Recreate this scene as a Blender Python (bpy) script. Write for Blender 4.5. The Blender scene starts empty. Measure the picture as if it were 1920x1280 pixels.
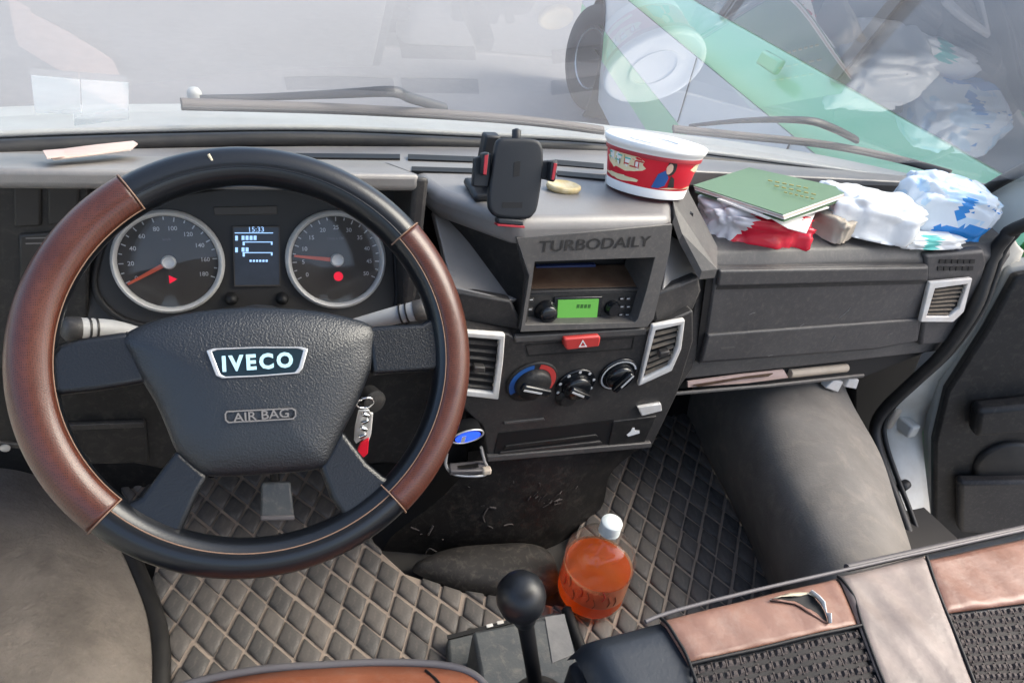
import bpy, bmesh, math, random
from mathutils import Vector, Matrix, noise
R = math.radians
sc = bpy.context.scene
col = sc.collection
random.seed(7)

# ------------------------------------------------------------------ camera
F_PX = 1300.0                       # focal length in pixels of the 1920 px wide photograph
CAM = Vector((-0.017, -0.601, 1.164))
AX = (Vector((0.92951435, 0.07270482, -0.36154816)),
      Vector((-0.33879511, 0.55560535, -0.75928951)),
      Vector((0.14567409, 0.82826125, 0.54107519)))
cd = bpy.data.cameras.new('camera'); cam = bpy.data.objects.new('camera', cd); col.objects.link(cam)
cd.sensor_width = 36; cd.lens = 36 * F_PX / 1920; cd.clip_start = .01; cd.clip_end = 400
cam.matrix_world = Matrix.Translation(CAM) @ Matrix(AX).to_4x4()
sc.camera = cam

# ------------------------------------------------------------------ light
SUN_EL, SUN_AZ = R(45), R(100)        # azimuth measured from straight ahead (+y) to the right (+x)
w = bpy.data.worlds.new('World'); sc.world = w; w.use_nodes = True
nt = w.node_tree; bgn = nt.nodes['Background']
sky = nt.nodes.new('ShaderNodeTexSky'); sky.sky_type = 'NISHITA'; sky.sun_disc = False
sky.sun_elevation = SUN_EL; sky.sun_rotation = SUN_AZ; sky.air_density = 1.0; sky.dust_density = 4.0; sky.ozone_density = 1.0
nt.links.new(sky.outputs[0], bgn.inputs[0]); bgn.inputs[1].default_value = .15
sd = bpy.data.lights.new('sun', 'SUN'); sd.energy = 1.25; sd.angle = R(40); sd.color = (1, .95, .88)
sun = bpy.data.objects.new('sun', sd); col.objects.link(sun)
sdir = Vector((math.sin(SUN_AZ) * math.cos(SUN_EL), math.cos(SUN_AZ) * math.cos(SUN_EL), math.sin(SUN_EL)))
sun.rotation_euler = (-sdir).to_track_quat('-Z', 'Y').to_euler(); sun.location = sdir * 20
vs = sc.view_settings; vs.view_transform = 'Standard'; vs.look = 'None'; vs.exposure = 1.6; vs.gamma = 1

# ------------------------------------------------------------------ helpers
def V(*a): return Vector(a)
def ray(u, v): 
    c = Vector((u - 960, -(v - 640), -F_PX)); return Vector((AX[0].dot(c), AX[1].dot(c), AX[2].dot(c)))
def PY(y): return (V(0, y, 0), V(0, 1, 0))
def PX(x): return (V(x, 0, 0), V(1, 0, 0))
def PZ(z): return (V(0, 0, z), V(0, 0, 1))
def px(u, v, pl):
    """where the sight line through photo pixel u, v meets a plane of the cab"""
    d = ray(u, v); return CAM + d * ((pl[0] - CAM).dot(pl[1]) / d.dot(pl[1]))
def pxs(L, pl): return [px(u, v, pl) for u, v in L]
def lift(pl, d):
    n = pl[1].normalized()
    if n.dot(CAM - pl[0]) < 0: n = -n
    return (pl[0] + n * d, pl[1])
def nrm(pl):
    n = pl[1].normalized(); return n if n.dot(CAM - pl[0]) > 0 else -n

ORG = {}
def world_org(p): return ORG.get(p.name, V(0, 0, 0)) if p else V(0, 0, 0)
def thing(name, label, cat, loc=(0, 0, 0), group=None):
    o = bpy.data.objects.new(name, None); col.objects.link(o); o.location = loc; o.empty_display_size = .05
    ORG[o.name] = Vector(loc); o['label'] = label; o['category'] = cat
    if group: o['group'] = group
    return o
def tag(o, label, cat, group=None):
    o['label'] = label; o['category'] = cat
    if group: o['group'] = group
    return o
def mesh(name, verts, faces, mat, parent=None, smooth=False, bevel=0, seg=2, mats=None, fm=None, solid=0, sub=0, base=None):
    o0 = world_org(parent)
    if parent is None and base is not None: o0 = Vector(base)
    me = bpy.data.meshes.new(name); me.from_pydata([tuple(Vector(v) - o0) for v in verts], [], faces)
    bm = bmesh.new(); bm.from_mesh(me); bmesh.ops.recalc_face_normals(bm, faces=bm.faces); bm.to_mesh(me); bm.free()
    o = bpy.data.objects.new(name, me); col.objects.link(o)
    for m in (mats or [mat]): me.materials.append(m)
    if fm:
        for p, i in zip(me.polygons, fm): p.material_index = i
    if parent: o.parent = parent
    elif base is not None: o.location = o0
    ORG[o.name] = o0
    if solid:
        s = o.modifiers.new('s', 'SOLIDIFY'); s.thickness = solid; s.offset = -1
    if bevel:
        b = o.modifiers.new('b', 'BEVEL'); b.width = bevel; b.segments = seg; b.limit_method = 'ANGLE'; b.angle_limit = R(35)
    if sub:
        b = o.modifiers.new('u', 'SUBSURF'); b.levels = sub; b.render_levels = sub
    if smooth or bevel:
        me.polygons.foreach_set('use_smooth', [True] * len(me.polygons))
        try: me.set_sharp_from_angle(angle=R(50 if not smooth else 75))
        except Exception: pass
    return o
def prism(name, pts, vec, mat, parent=None, bevel=.002, seg=2, **k):
    n = len(pts); vec = Vector(vec); vs_ = list(pts) + [p + vec for p in pts]
    fs = [list(range(n)), list(range(2 * n - 1, n - 1, -1))] + [[i, (i + 1) % n, n + (i + 1) % n, n + i] for i in range(n)]
    return mesh(name, vs_, fs, mat, parent, bevel=bevel, seg=seg, **k)
def ringprism(name, outer, inner, vec, mat, parent=None, bevel=.0015, **k):
    n = len(outer); vec = Vector(vec)
    vs_ = list(outer) + list(inner) + [p + vec for p in outer] + [p + vec for p in inner]; fs = []
    for i in range(n):
        j = (i + 1) % n
        fs += [[i, j, n + j, n + i], [2 * n + i, 2 * n + j, 3 * n + j, 3 * n + i], [i, j, 2 * n + j, 2 * n + i], [n + i, n + j, 3 * n + j, 3 * n + i]]
    return mesh(name, vs_, fs, mat, parent, bevel=bevel, **k)
def box(name, c, s, mat, parent=None, bevel=.002, ex=V(1, 0, 0), ey=V(0, 1, 0), ez=None, **k):
    c = Vector(c); ex = ex.normalized(); ey = ey.normalized(); ez = ez or ex.cross(ey)
    a, b, d = ex * s[0] / 2, ey * s[1] / 2, ez * s[2] / 2
    return prism(name, [c - a - b - d, c + a - b - d, c + a + b - d, c - a + b - d], d * 2, mat, parent, bevel, **k)
def crspline(P, n, closed=False):
    out = []; m = len(P)
    for i in range(m if closed else m - 1):
        g = lambda k: P[k % m] if closed else P[min(max(k, 0), m - 1)]
        a, b, c, d = g(i - 1), g(i), g(i + 1), g(i + 2)
        for k in range(n):
            t = k / n
            out.append(.5 * ((2 * b) + (c - a) * t + (2 * a - 5 * b + 4 * c - d) * t * t + (3 * b - a - 3 * c + d) * t ** 3))
    if not closed: out.append(P[-1].copy())
    return out
def tube(name, path, r, mat, parent=None, closed=False, res=8, flat=1.0, up=None, **k):
    n = len(path); vs_ = []; fs = []; prev = None
    for i, p in enumerate(path):
        a = path[(i - 1) % n] if closed or i else p; b = path[(i + 1) % n] if closed or i < n - 1 else p
        t = (b - a).normalized()
        s = (up.cross(t) if up else (t.orthogonal() if prev is None else prev - t * prev.dot(t))).normalized(); prev = s
        q = t.cross(s); rr = r[i] if isinstance(r, (list, tuple)) else r
        vs_ += [p + (s * math.cos(2 * math.pi * j / res) + q * math.sin(2 * math.pi * j / res) * flat) * rr for j in range(res)]
    for i in range(n if closed else n - 1):
        for j in range(res):
            i2 = (i + 1) % n; fs.append([i * res + j, i * res + (j + 1) % res, i2 * res + (j + 1) % res, i2 * res + j])
    if not closed: fs += [list(range(res)), list(range((n - 1) * res, n * res))]
    return mesh(name, vs_, fs, mat, parent, smooth=True, **k)
def frame_of(n):
    n = n.normalized(); e1 = V(1, 0, 0); e1 = (e1 - n * e1.dot(n)).normalized(); return e1, n.cross(e1), n
def lathe(name, prof, c, axis, mat, parent=None, res=32, ring=False, **k):
    e1, e2, n = frame_of(Vector(axis)); c = Vector(c); m = len(prof); vs_ = []; fs = []
    for r, h in prof:
        vs_ += [c + n * h + (e1 * math.cos(2 * math.pi * j / res) + e2 * math.sin(2 * math.pi * j / res)) * r for j in range(res)]
    for i in range(m if ring else m - 1):
        for j in range(res):
            i2 = (i + 1) % m; fs.append([i * res + j, i * res + (j + 1) % res, i2 * res + (j + 1) % res, i2 * res + j])
    if not ring: fs += [list(range(res)), list(range((m - 1) * res, m * res))]
    return mesh(name, vs_, fs, mat, parent, smooth=True, **k)
def pillow(name, outline, n, prof, mat, parent=None, **k):
    """outline 3D, rings scaled to the centroid: prof = [(scale, height)]"""
    c = sum(outline, V(0, 0, 0)) / len(outline); m = len(outline); vs_ = []; fs = []
    for s, h in prof: vs_ += [c + (p - c) * s + n * h for p in outline]
    for i in range(len(prof) - 1):
        for j in range(m): fs.append([i * m + j, i * m + (j + 1) % m, (i + 1) * m + (j + 1) % m, (i + 1) * m + j])
    fs += [list(range(m)), list(range((len(prof) - 1) * m, len(prof) * m))]
    return mesh(name, vs_, fs, mat, parent, smooth=True, **k)
def inset(pts, s):
    c = sum(pts, V(0, 0, 0)) / len(pts); return [c + (p - c) * s for p in pts]
def inset_d(pts, d):
    """shrink a convex planar outline by distance d"""
    n = len(pts); c = sum(pts, V(0, 0, 0)) / n; out = []
    for i in range(n):
        a, b, e = pts[i - 1], pts[i], pts[(i + 1) % n]
        t1 = (b - a).normalized(); t2 = (e - b).normalized()
        m = (t2 - t1); m = m.normalized() if m.length > 1e-5 else (c - b).normalized()
        if m.dot(c - b) < 0: m = -m
        s = abs(t1.cross(m).length); out.append(b + m * d / max(s, .3))
    return out
def grid(name, f, nu, nv, mat, parent=None, **k):
    vs_ = [f(i / nu, j / nv) for j in range(nv + 1) for i in range(nu + 1)]
    fs = [[j * (nu + 1) + i, j * (nu + 1) + i + 1, (j + 1) * (nu + 1) + i + 1, (j + 1) * (nu + 1) + i] for j in range(nv) for i in range(nu)]
    k.setdefault('smooth', True)
    return mesh(name, vs_, fs, mat, parent, **k)
def loft(name, curves, n, mat, parent=None, **k):
    """smooth surface through control curves (each the same number of points)"""
    cs = [crspline(c, n) for c in curves]
    rows = list(zip(*[cs[i] for i in range(len(cs))])); rows = [crspline(list(r), n) for r in rows]
    a, b = len(rows), len(rows[0])
    vs_ = [p for r in rows for p in r]; fs = [[i * b + j, i * b + j + 1, (i + 1) * b + j + 1, (i + 1) * b + j] for i in range(a - 1) for j in range(b - 1)]
    return mesh(name, vs_, fs, mat, parent, smooth=True, **k)
def text(name, s, c, ex, ey, h, mat, parent=None, depth=.0004, bold=0.0, width=None, wrap=None, shear=0, space=1.0):
    """lettering centred on c; ex/ey span the surface, h = capital height"""
    cu = bpy.data.curves.new(name, 'FONT'); cu.body = s; cu.size = 1; cu.offset = bold; cu.extrude = 0; cu.resolution_u = 3; cu.shear = shear
    cu.align_x = 'CENTER'; cu.space_character = space
    t = bpy.data.objects.new(name, cu); col.objects.link(t)
    me = bpy.data.meshes.new_from_object(t.evaluated_get(bpy.context.evaluated_depsgraph_get()))
    bpy.data.objects.remove(t); vs_ = [v.co.copy() for v in me.vertices]; fs = [list(p.vertices) for p in me.polygons]; bpy.data.meshes.remove(me)
    if not vs_: return None
    y0, y1 = min(v.y for v in vs_), max(v.y for v in vs_); x0, x1 = min(v.x for v in vs_), max(v.x for v in vs_)
    ex = ex.normalized(); ey = ey.normalized(); n = ex.cross(ey); k = h / (y1 - y0); kx = k if width is None else width / (x1 - x0)
    P = [((v.x - (x0 + x1) / 2) * kx, (v.y - (y0 + y1) / 2) * k) for v in vs_]
    if wrap: out = [wrap(a, b) for a, b in P]
    else: out = [Vector(c) + ex * a + ey * b + n * depth for a, b in P]
    return mesh(name, out, fs, mat, parent, base=c if parent is None else None)
def arc_sector(name, c, e1, e2, r0, r1, a0, a1, mat, parent=None, n=20, h=.0006):
    nn = e1.cross(e2); vs_ = []
    for i in range(n + 1):
        a = a0 + (a1 - a0) * i / n; d = e1 * math.cos(a) + e2 * math.sin(a); vs_ += [c + d * r0 + nn * h, c + d * r1 + nn * h]
    return mesh(name, vs_, [[2 * i, 2 * i + 1, 2 * i + 3, 2 * i + 2] for i in range(n)], mat, parent)

# ------------------------------------------------------------------ materials
def mat(name, c, rough=.5, metal=0, bump=0, bscale=300, var=0, vscale=8, c2=None, spec=.5, coat=0, trans=0, emit=None, estr=0, detail=3, ior=1.45, dust=0, dscale=70, rnd=0, perf=0, bdist=.001):
    m = bpy.data.materials.new(name); m.use_nodes = True; n = m.node_tree.nodes; l = m.node_tree.links; b = n['Principled BSDF']
    b.inputs['Base Color'].default_value = (*c, 1); b.inputs['Roughness'].default_value = rough; b.inputs['Metallic'].default_value = metal
    b.inputs['Specular IOR Level'].default_value = spec; b.inputs['Coat Weight'].default_value = coat; b.inputs['Transmission Weight'].default_value = trans; b.inputs['IOR'].default_value = ior
    if emit: b.inputs['Emission Color'].default_value = (*emit, 1); b.inputs['Emission Strength'].default_value = estr
    if var or bump:
        tc = n.new('ShaderNodeTexCoord')
    if var:
        nz = n.new('ShaderNodeTexNoise'); nz.inputs['Scale'].default_value = vscale; nz.inputs['Detail'].default_value = 6; nz.inputs['Roughness'].default_value = .65
        l.new(tc.outputs['Object'], nz.inputs['Vector'])
        rp = n.new('ShaderNodeValToRGB'); rp.color_ramp.elements[0].position = .5 - .2; rp.color_ramp.elements[1].position = .5 + .22
        rp.color_ramp.elements[0].color = (*c, 1); k = c2 or tuple(x * (1 + var) for x in c); rp.color_ramp.elements[1].color = (*k, 1)
        l.new(nz.outputs[0], rp.inputs[0]); l.new(rp.outputs[0], b.inputs['Base Color'])
        mr = n.new('ShaderNodeMapRange'); mr.inputs[3].default_value = max(0, rough - .1); mr.inputs[4].default_value = min(1, rough + .15)
        l.new(nz.outputs[0], mr.inputs[0]); l.new(mr.outputs[0], b.inputs['Roughness'])
    def mixin(facsock, colr):
        mx = n.new('ShaderNodeMix'); mx.data_type = 'RGBA'; src = b.inputs['Base Color'].links[0].from_socket
        l.new(facsock, mx.inputs['Factor']); l.new(src, mx.inputs['A']); mx.inputs['B'].default_value = (*colr, 1); l.new(mx.outputs['Result'], b.inputs['Base Color'])
    if dust:        # fine specks and smears of settled dust
        nz = n.new('ShaderNodeTexNoise'); nz.inputs['Scale'].default_value = dscale; nz.inputs['Detail'].default_value = 12; nz.inputs['Roughness'].default_value = .75; nz.inputs['Distortion'].default_value = .6
        l.new(tc.outputs['Object'], nz.inputs['Vector']); mr = n.new('ShaderNodeMapRange'); mr.inputs[1].default_value = .5; mr.inputs[2].default_value = .78; mr.inputs[4].default_value = dust
        l.new(nz.outputs[0], mr.inputs[0]); mixin(mr.outputs[0], (.36, .31, .26))
    if perf:        # punched holes in the leather
        vo = n.new('ShaderNodeTexVoronoi'); vo.inputs['Scale'].default_value = perf; vo.inputs['Randomness'].default_value = .25; l.new(tc.outputs['Object'], vo.inputs['Vector'])
        mr = n.new('ShaderNodeMapRange'); mr.inputs[1].default_value = .38; mr.inputs[2].default_value = .25; mr.inputs[4].default_value = .85
        l.new(vo.outputs['Distance'], mr.inputs[0]); mixin(mr.outputs[0], (.008, .004, .003))
    if rnd:         # pieces differ from each other
        oi = n.new('ShaderNodeObjectInfo'); mr = n.new('ShaderNodeMapRange'); mr.inputs[4].default_value = rnd; l.new(oi.outputs['Random'], mr.inputs[0]); mixin(mr.outputs[0], (.19, .165, .145))
    if bump:
        nz = n.new('ShaderNodeTexNoise'); nz.inputs['Scale'].default_value = bscale; nz.inputs['Detail'].default_value = detail
        l.new(tc.outputs['Object'], nz.inputs['Vector']); bp = n.new('ShaderNodeBump'); bp.inputs['Strength'].default_value = bump; bp.inputs['Distance'].default_value = bdist
        l.new(nz.outputs[0], bp.inputs['Height']); l.new(bp.outputs[0], b.inputs['Normal'])
    return m
M = {}
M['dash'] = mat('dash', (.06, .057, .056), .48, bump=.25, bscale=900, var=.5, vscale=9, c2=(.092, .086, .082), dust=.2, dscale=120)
M['dashtop_lit'] = mat('dashtop_lit', (.165, .154, .147), .4, bump=.25, bscale=900, var=.5, vscale=7, c2=(.225, .212, .201), spec=.9, dust=.2, dscale=110)  # same plastic as dash, lightened to paint in the sky sheen
M['panel'] = mat('panel', (.026, .0245, .025), .45, bump=.25, bscale=900, var=.4, vscale=12, c2=(.043, .04, .038), dust=.16, dscale=140)
M['glove'] = mat('glove', (.042, .04, .042), .46, bump=.3, bscale=800, var=.4, vscale=10, c2=(.066, .063, .063), dust=.2, dscale=110)
M['dark'] = mat('dark', (.009, .009, .0095), .5, bump=.2, bscale=700, var=.4, vscale=14, c2=(.016, .0155, .0155), dust=.12)
M['clusterface'] = mat('clusterface', (.019, .0175, .0165), .5, var=.3, vscale=9)
M['black'] = mat('black', (.005, .005, .006), .6)
M['gloss'] = mat('gloss', (.006, .007, .009), .22, coat=.3)
M['leather_black'] = mat('leather_black', (.005, .006, .008), .28, bump=.12, bscale=500, coat=.15, spec=.5)
M['hub'] = mat('hub', (.0055, .007, .0095), .34, bump=.7, bscale=520, detail=2, var=.4, vscale=10, spec=.8)
M['spoke'] = mat('spoke', (.0045, .0055, .0075), .34, bump=.5, bscale=520, detail=2, spec=.6)
M['brown'] = mat('brown', (.06, .0155, .009), .32, bump=.22, bscale=900, var=.4, vscale=30, c2=(.09, .026, .0145), coat=.2, perf=620)
M['stitch'] = mat('stitch', (.2, .12, .08), .6)
M['silver'] = mat('silver', (.62, .62, .62), .3, metal=.6)
M['chrome'] = mat('chrome', (.8, .8, .8), .12, metal=1)
M['ringgrey'] = mat('ringgrey', (.6, .59, .57), .4, metal=.15)
M['ventgrey'] = mat('ventgrey', (.62, .61, .6), .45, var=.2, vscale=40, c2=(.5, .47, .43))
M['dustslat'] = mat('dustslat', (.2, .165, .125), .8, var=.7, vscale=60, c2=(.1, .085, .07))
M['knobblack'] = mat('knobblack', (.009, .01, .012), .38, bump=.1, bscale=400)
M['scratch'] = mat('scratch', (.16, .155, .155), .7)
M['bootgrey'] = mat('bootgrey', (.014, .0127, .012), .6, bump=.3, bscale=200, var=.5, vscale=10, c2=(.038, .034, .031), dust=.25)
M['stalkgrey'] = mat('stalkgrey', (.3, .3, .3), .5, var=.3, vscale=30)
M['white'] = mat('white', (.75, .75, .74), .5)
M['lettering'] = mat('lettering', (.5, .5, .5), .5)
M['faintletter'] = mat('faintletter', (.16, .15, .145), .5)
M['badge_letter'] = mat('badge_letter', (.42, .66, .74), .4)
M['badge'] = mat('badge', (.006, .018, .028), .3)
M['dial'] = mat('dial', (.045, .039, .034), .5, var=.3, vscale=15)
M['needle'] = mat('needle', (.55, .1, .05), .5)
M['redlamp'] = mat('redlamp', (.5, .01, .03), .4, emit=(1, .02, .06), estr=.25)
M['lcd'] = mat('lcd', (.03, .037, .05), .35, var=.5, vscale=30, c2=(.05, .06, .08))
M['lcd_ink'] = mat('lcd_ink', (.3, .45, .7), .5, emit=(.35, .6, 1), estr=.35)
M['radiolcd'] = mat('radiolcd', (.06, .2, .035), .4, emit=(.2, .6, .1), estr=.13)
M['lcddark'] = mat('lcddark', (.03, .12, .02), .5)
M['red'] = mat('red', (.5, .05, .045), .4)
M['redbright'] = mat('redbright', (.62, .012, .03), .4, var=.2, vscale=20)
M['redgloss'] = mat('redgloss', (.55, .012, .035), .18, bump=.5, bscale=45, detail=2, bdist=.002)
M['redstrip'] = mat('redstrip', (.35, .02, .03), .4)
M['blue'] = mat('blue', (.02, .09, .3), .5)
M['bluelit'] = mat('bluelit', (.02, .05, .6), .3, emit=(.02, .08, 1), estr=.6)
M['navy'] = mat('navy', (.012, .025, .09), .5)
M['rubber'] = mat('rubber', (.012, .012, .013), .5, var=.6, vscale=30, c2=(.03, .028, .026))
M['vanwhite'] = mat('vanwhite', (.4, .41, .395), .4, var=.25, vscale=6, c2=(.33, .325, .305))
M['trimgrey'] = mat('trimgrey', (.68, .69, .65), .55, bump=.15, bscale=700, var=.2, vscale=8, c2=(.6, .6, .56))
M['headlining'] = mat('headlining', (.55, .54, .51), .9)
M['jamb'] = mat('jamb', (.62, .61, .56), .4, var=.35, vscale=9, c2=(.45, .42, .36))
M['carpet'] = mat('carpet', (.13, .114, .1), .95, bump=1.0, bscale=150, var=.6, vscale=7, c2=(.25, .22, .193), spec=.1, dust=.45, dscale=16, bdist=.003)
M['archcarpet'] = mat('archcarpet', (.125, .118, .108), .9, bump=.6, bscale=300, var=.5, vscale=4, c2=(.215, .203, .19), spec=.15, dust=.35, dscale=20)
M['floor'] = mat('floor', (.03, .028, .026), .85, var=.5, vscale=8)
M['pad'] = mat('pad', (.046, .047, .05), .55, bump=.4, bscale=200, var=.7, vscale=4, c2=(.115, .104, .096), rnd=.45, dust=.4, dscale=45)
M['seam'] = mat('seam', (.25, .2, .165), .9, bump=.5, bscale=500, var=.4, vscale=25, c2=(.35, .285, .235), dust=.3, dscale=50)
M['tan'] = mat('tan', (.15, .066, .044), .4, bump=.6, bscale=90, var=.6, vscale=8, c2=(.27, .145, .105), dust=.3, dscale=30)
M['rust'] = mat('rust', (.2, .062, .03), .42, bump=.4, bscale=150, var=.5, vscale=9, c2=(.32, .12, .065), dust=.2)
M['greyleather'] = mat('greyleather', (.14, .115, .103), .42, bump=.6, bscale=90, var=.5, vscale=8, c2=(.27, .215, .19), dust=.3, dscale=30)
M['blackleather'] = mat('blackleather', (.02, .024, .03), .33, bump=.3, bscale=160, var=.3, vscale=10)
M['weave'] = mat('weave', (.025, .023, .022), .8)
M['weavelight'] = mat('weavelight', (.085, .066, .06), .75, var=.7, vscale=300, c2=(.03, .026, .025))
M['piping'] = mat('piping', (.11, .102, .105), .5)
M['foam'] = mat('foam', (.6, .52, .38), .9)
M['road'] = mat('road', (.19, .187, .19), .95, bump=.9, bscale=30, var=.1, vscale=9, c2=(.215, .212, .214), spec=.2, dust=.1, dscale=45)
M['taxigreen'] = mat('taxigreen', (.27, .7, .35), .3, coat=.5)
M['taxiwhite'] = mat('taxiwhite', (.72, .73, .74), .25, coat=.6)
M['tyre'] = mat('tyre', (.01, .011, .013), .8, var=.5, vscale=30, c2=(.03, .028, .03))
M['carglass'] = mat('carglass', (.06, .07, .075), .12, spec=.35)
M['paper'] = mat('paper', (.72, .7, .66), .8, bump=.2, bscale=100)
M['pinkpaper'] = mat('pinkpaper', (.5, .37, .33), .8, var=.2, vscale=60)
M['beige'] = mat('beige', (.4, .34, .27), .7, var=.3, vscale=20)
M['booklet'] = mat('booklet', (.1, .175, .095), .42, bump=.3, bscale=500)
M['gold'] = mat('gold', (.45, .38, .14), .4)
M['plasticwhite'] = mat('plasticwhite', (.8, .8, .79), .24, bump=.5, bscale=45, detail=2, bdist=.002)
M['packwhite'] = mat('packwhite', (.68, .74, .8), .2, bump=.5, bscale=45, detail=2, bdist=.002)
M['packblue'] = mat('packblue', (.02, .23, .62), .2, bump=.5, bscale=45, detail=2, bdist=.002)
M['packlight'] = mat('packlight', (.5, .67, .83), .2, bump=.5, bscale=45, detail=2, bdist=.002)
M['teal'] = mat('teal', (.1, .5, .45), .4)
M['greyfilm'] = mat('greyfilm', (.6, .58, .6), .18, bump=.5, bscale=45, detail=2, bdist=.002)
M['bowlwhite'] = mat('bowlwhite', (.8, .79, .77), .45)
M['cream'] = mat('cream', (.75, .65, .42), .5)
M['skin'] = mat('skin', (.65, .42, .32), .6)
M['holder'] = mat('holder', (.014, .016, .02), .5, bump=.15, bscale=700)
M['ivory'] = mat('ivory', (.68, .58, .38), .4, var=.3, vscale=50, c2=(.5, .36, .14))
M['cap'] = mat('cap', (.72, .78, .78), .35)
M['tape'] = mat('tape', (.13, .13, .135), .6, bump=.6, bscale=120, var=.5, vscale=30, c2=(.2, .197, .195))
M['consolegrey'] = mat('consolegrey', (.05, .056, .062), .5, bump=.3, bscale=300, var=.5, vscale=20, c2=(.085, .09, .09), dust=.35)
M['soot'] = mat('soot', (.005, .0048, .005), .5, bump=.3, bscale=300, var=.6, vscale=10, c2=(.011, .0105, .0105), dust=.12, dscale=60)
M['scuff'] = mat('scuff', (.06, .052, .05), .8)
M['wood'] = mat('wood', (.06, .03, .018), .6, var=.8, vscale=30, c2=(.11, .07, .045))
def liquid(name, c, dens):
    m = bpy.data.materials.new(name); m.use_nodes = True; b = m.node_tree.nodes['Principled BSDF']
    b.inputs['Base Color'].default_value = (*c, 1); b.inputs['Roughness'].default_value = .08; b.inputs['Subsurface Weight'].default_value = dens
    b.inputs['Subsurface Radius'].default_value = (.05, .02, .008); b.inputs['Transmission Weight'].default_value = .25; b.inputs['IOR'].default_value = 1.33
    return m
def tea_mat():
    m = bpy.data.materials.new('tea'); m.use_nodes = True; n = m.node_tree.nodes; l = m.node_tree.links; n.clear(); out_ = n.new('ShaderNodeOutputMaterial')
    t = n.new('ShaderNodeBsdfTransparent'); t.inputs[0].default_value = (.98, .46, .12, 1); tr = n.new('ShaderNodeBsdfTranslucent'); tr.inputs[0].default_value = (1, .3, .04, 1)
    d = n.new('ShaderNodeBsdfDiffuse'); d.inputs[0].default_value = (.75, .17, .02, 1); g = n.new('ShaderNodeBsdfGlossy'); g.inputs['Roughness'].default_value = .03
    a = n.new('ShaderNodeMixShader'); a.inputs[0].default_value = .4; l.new(tr.outputs[0], a.inputs[1]); l.new(d.outputs[0], a.inputs[2])
    c = n.new('ShaderNodeMixShader'); c.inputs[0].default_value = .42; l.new(t.outputs[0], c.inputs[1]); l.new(a.outputs[0], c.inputs[2])
    e = n.new('ShaderNodeMixShader'); e.inputs[0].default_value = .05; l.new(c.outputs[0], e.inputs[1]); l.new(g.outputs[0], e.inputs[2]); l.new(e.outputs[0], out_.inputs[0]); return m
M['tea'] = tea_mat()
def clear(name, tint, k=1.0, haze=0.0, hazec=(1, 1, 1), ior=1.5):
    """thin clear sheet: see-through plus mirror reflection by Fresnel, plus a film of dust"""
    m = bpy.data.materials.new(name); m.use_nodes = True; n = m.node_tree.nodes; l = m.node_tree.links; n.clear()
    out = n.new('ShaderNodeOutputMaterial'); t = n.new('ShaderNodeBsdfTransparent'); t.inputs[0].default_value = (*tint, 1)
    g = n.new('ShaderNodeBsdfGlossy'); g.inputs['Roughness'].default_value = .0; fr = n.new('ShaderNodeFresnel')
    ge = n.new('ShaderNodeNewGeometry'); im = n.new('ShaderNodeMapRange'); im.inputs[3].default_value = ior; im.inputs[4].default_value = 1 / ior      # same index from both sides of the sheet
    l.new(ge.outputs['Backfacing'], im.inputs[0]); l.new(im.outputs[0], fr.inputs[0])
    mx = n.new('ShaderNodeMixShader'); l.new(fr.outputs[0], mx.inputs[0]); l.new(t.outputs[0], mx.inputs[1]); l.new(g.outputs[0], mx.inputs[2]); last = mx
    if haze:
        d = n.new('ShaderNodeBsdfDiffuse'); d.inputs[0].default_value = (*hazec, 1); tr = n.new('ShaderNodeBsdfTranslucent'); tr.inputs[0].default_value = (*hazec, 1)
        a = n.new('ShaderNodeMixShader'); a.inputs[0].default_value = .6; l.new(d.outputs[0], a.inputs[1]); l.new(tr.outputs[0], a.inputs[2])
        nz = n.new('ShaderNodeTexNoise'); nz.inputs['Scale'].default_value = 4; nz.inputs['Detail'].default_value = 8; tc = n.new('ShaderNodeTexCoord'); l.new(tc.outputs['Object'], nz.inputs['Vector'])
        mr = n.new('ShaderNodeMapRange'); mr.inputs[1].default_value = .3; mr.inputs[2].default_value = .75; mr.inputs[3].default_value = haze * .6; mr.inputs[4].default_value = haze * 1.5; l.new(nz.outputs[0], mr.inputs[0])
        f = n.new('ShaderNodeMixShader'); l.new(mr.outputs[0], f.inputs[0]); l.new(last.outputs[0], f.inputs[1]); l.new(a.outputs[0], f.inputs[2]); last = f
    l.new(last.outputs[0], out.inputs[0]); return m
M['screen'] = clear('screen', (.93, .97, .95), haze=.085, ior=1.4)
M['film'] = clear('film', (.9, .93, .93), haze=.24, ior=1.3)
M['pet'] = clear('pet', (.97, .96, .93), haze=.03, ior=1.5)
M['lens'] = clear('lens', (.95, .95, .95), haze=.0, ior=1.35)

# ------------------------------------------------------------------ ground and the parked vehicle outside
GZ = -.70
road = mesh('road', [V(-80, -60, GZ), V(90, -60, GZ), V(90, 120, GZ), V(-80, 120, GZ)], [[0, 1, 2, 3]], M['road']); road['kind'] = 'structure'
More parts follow.
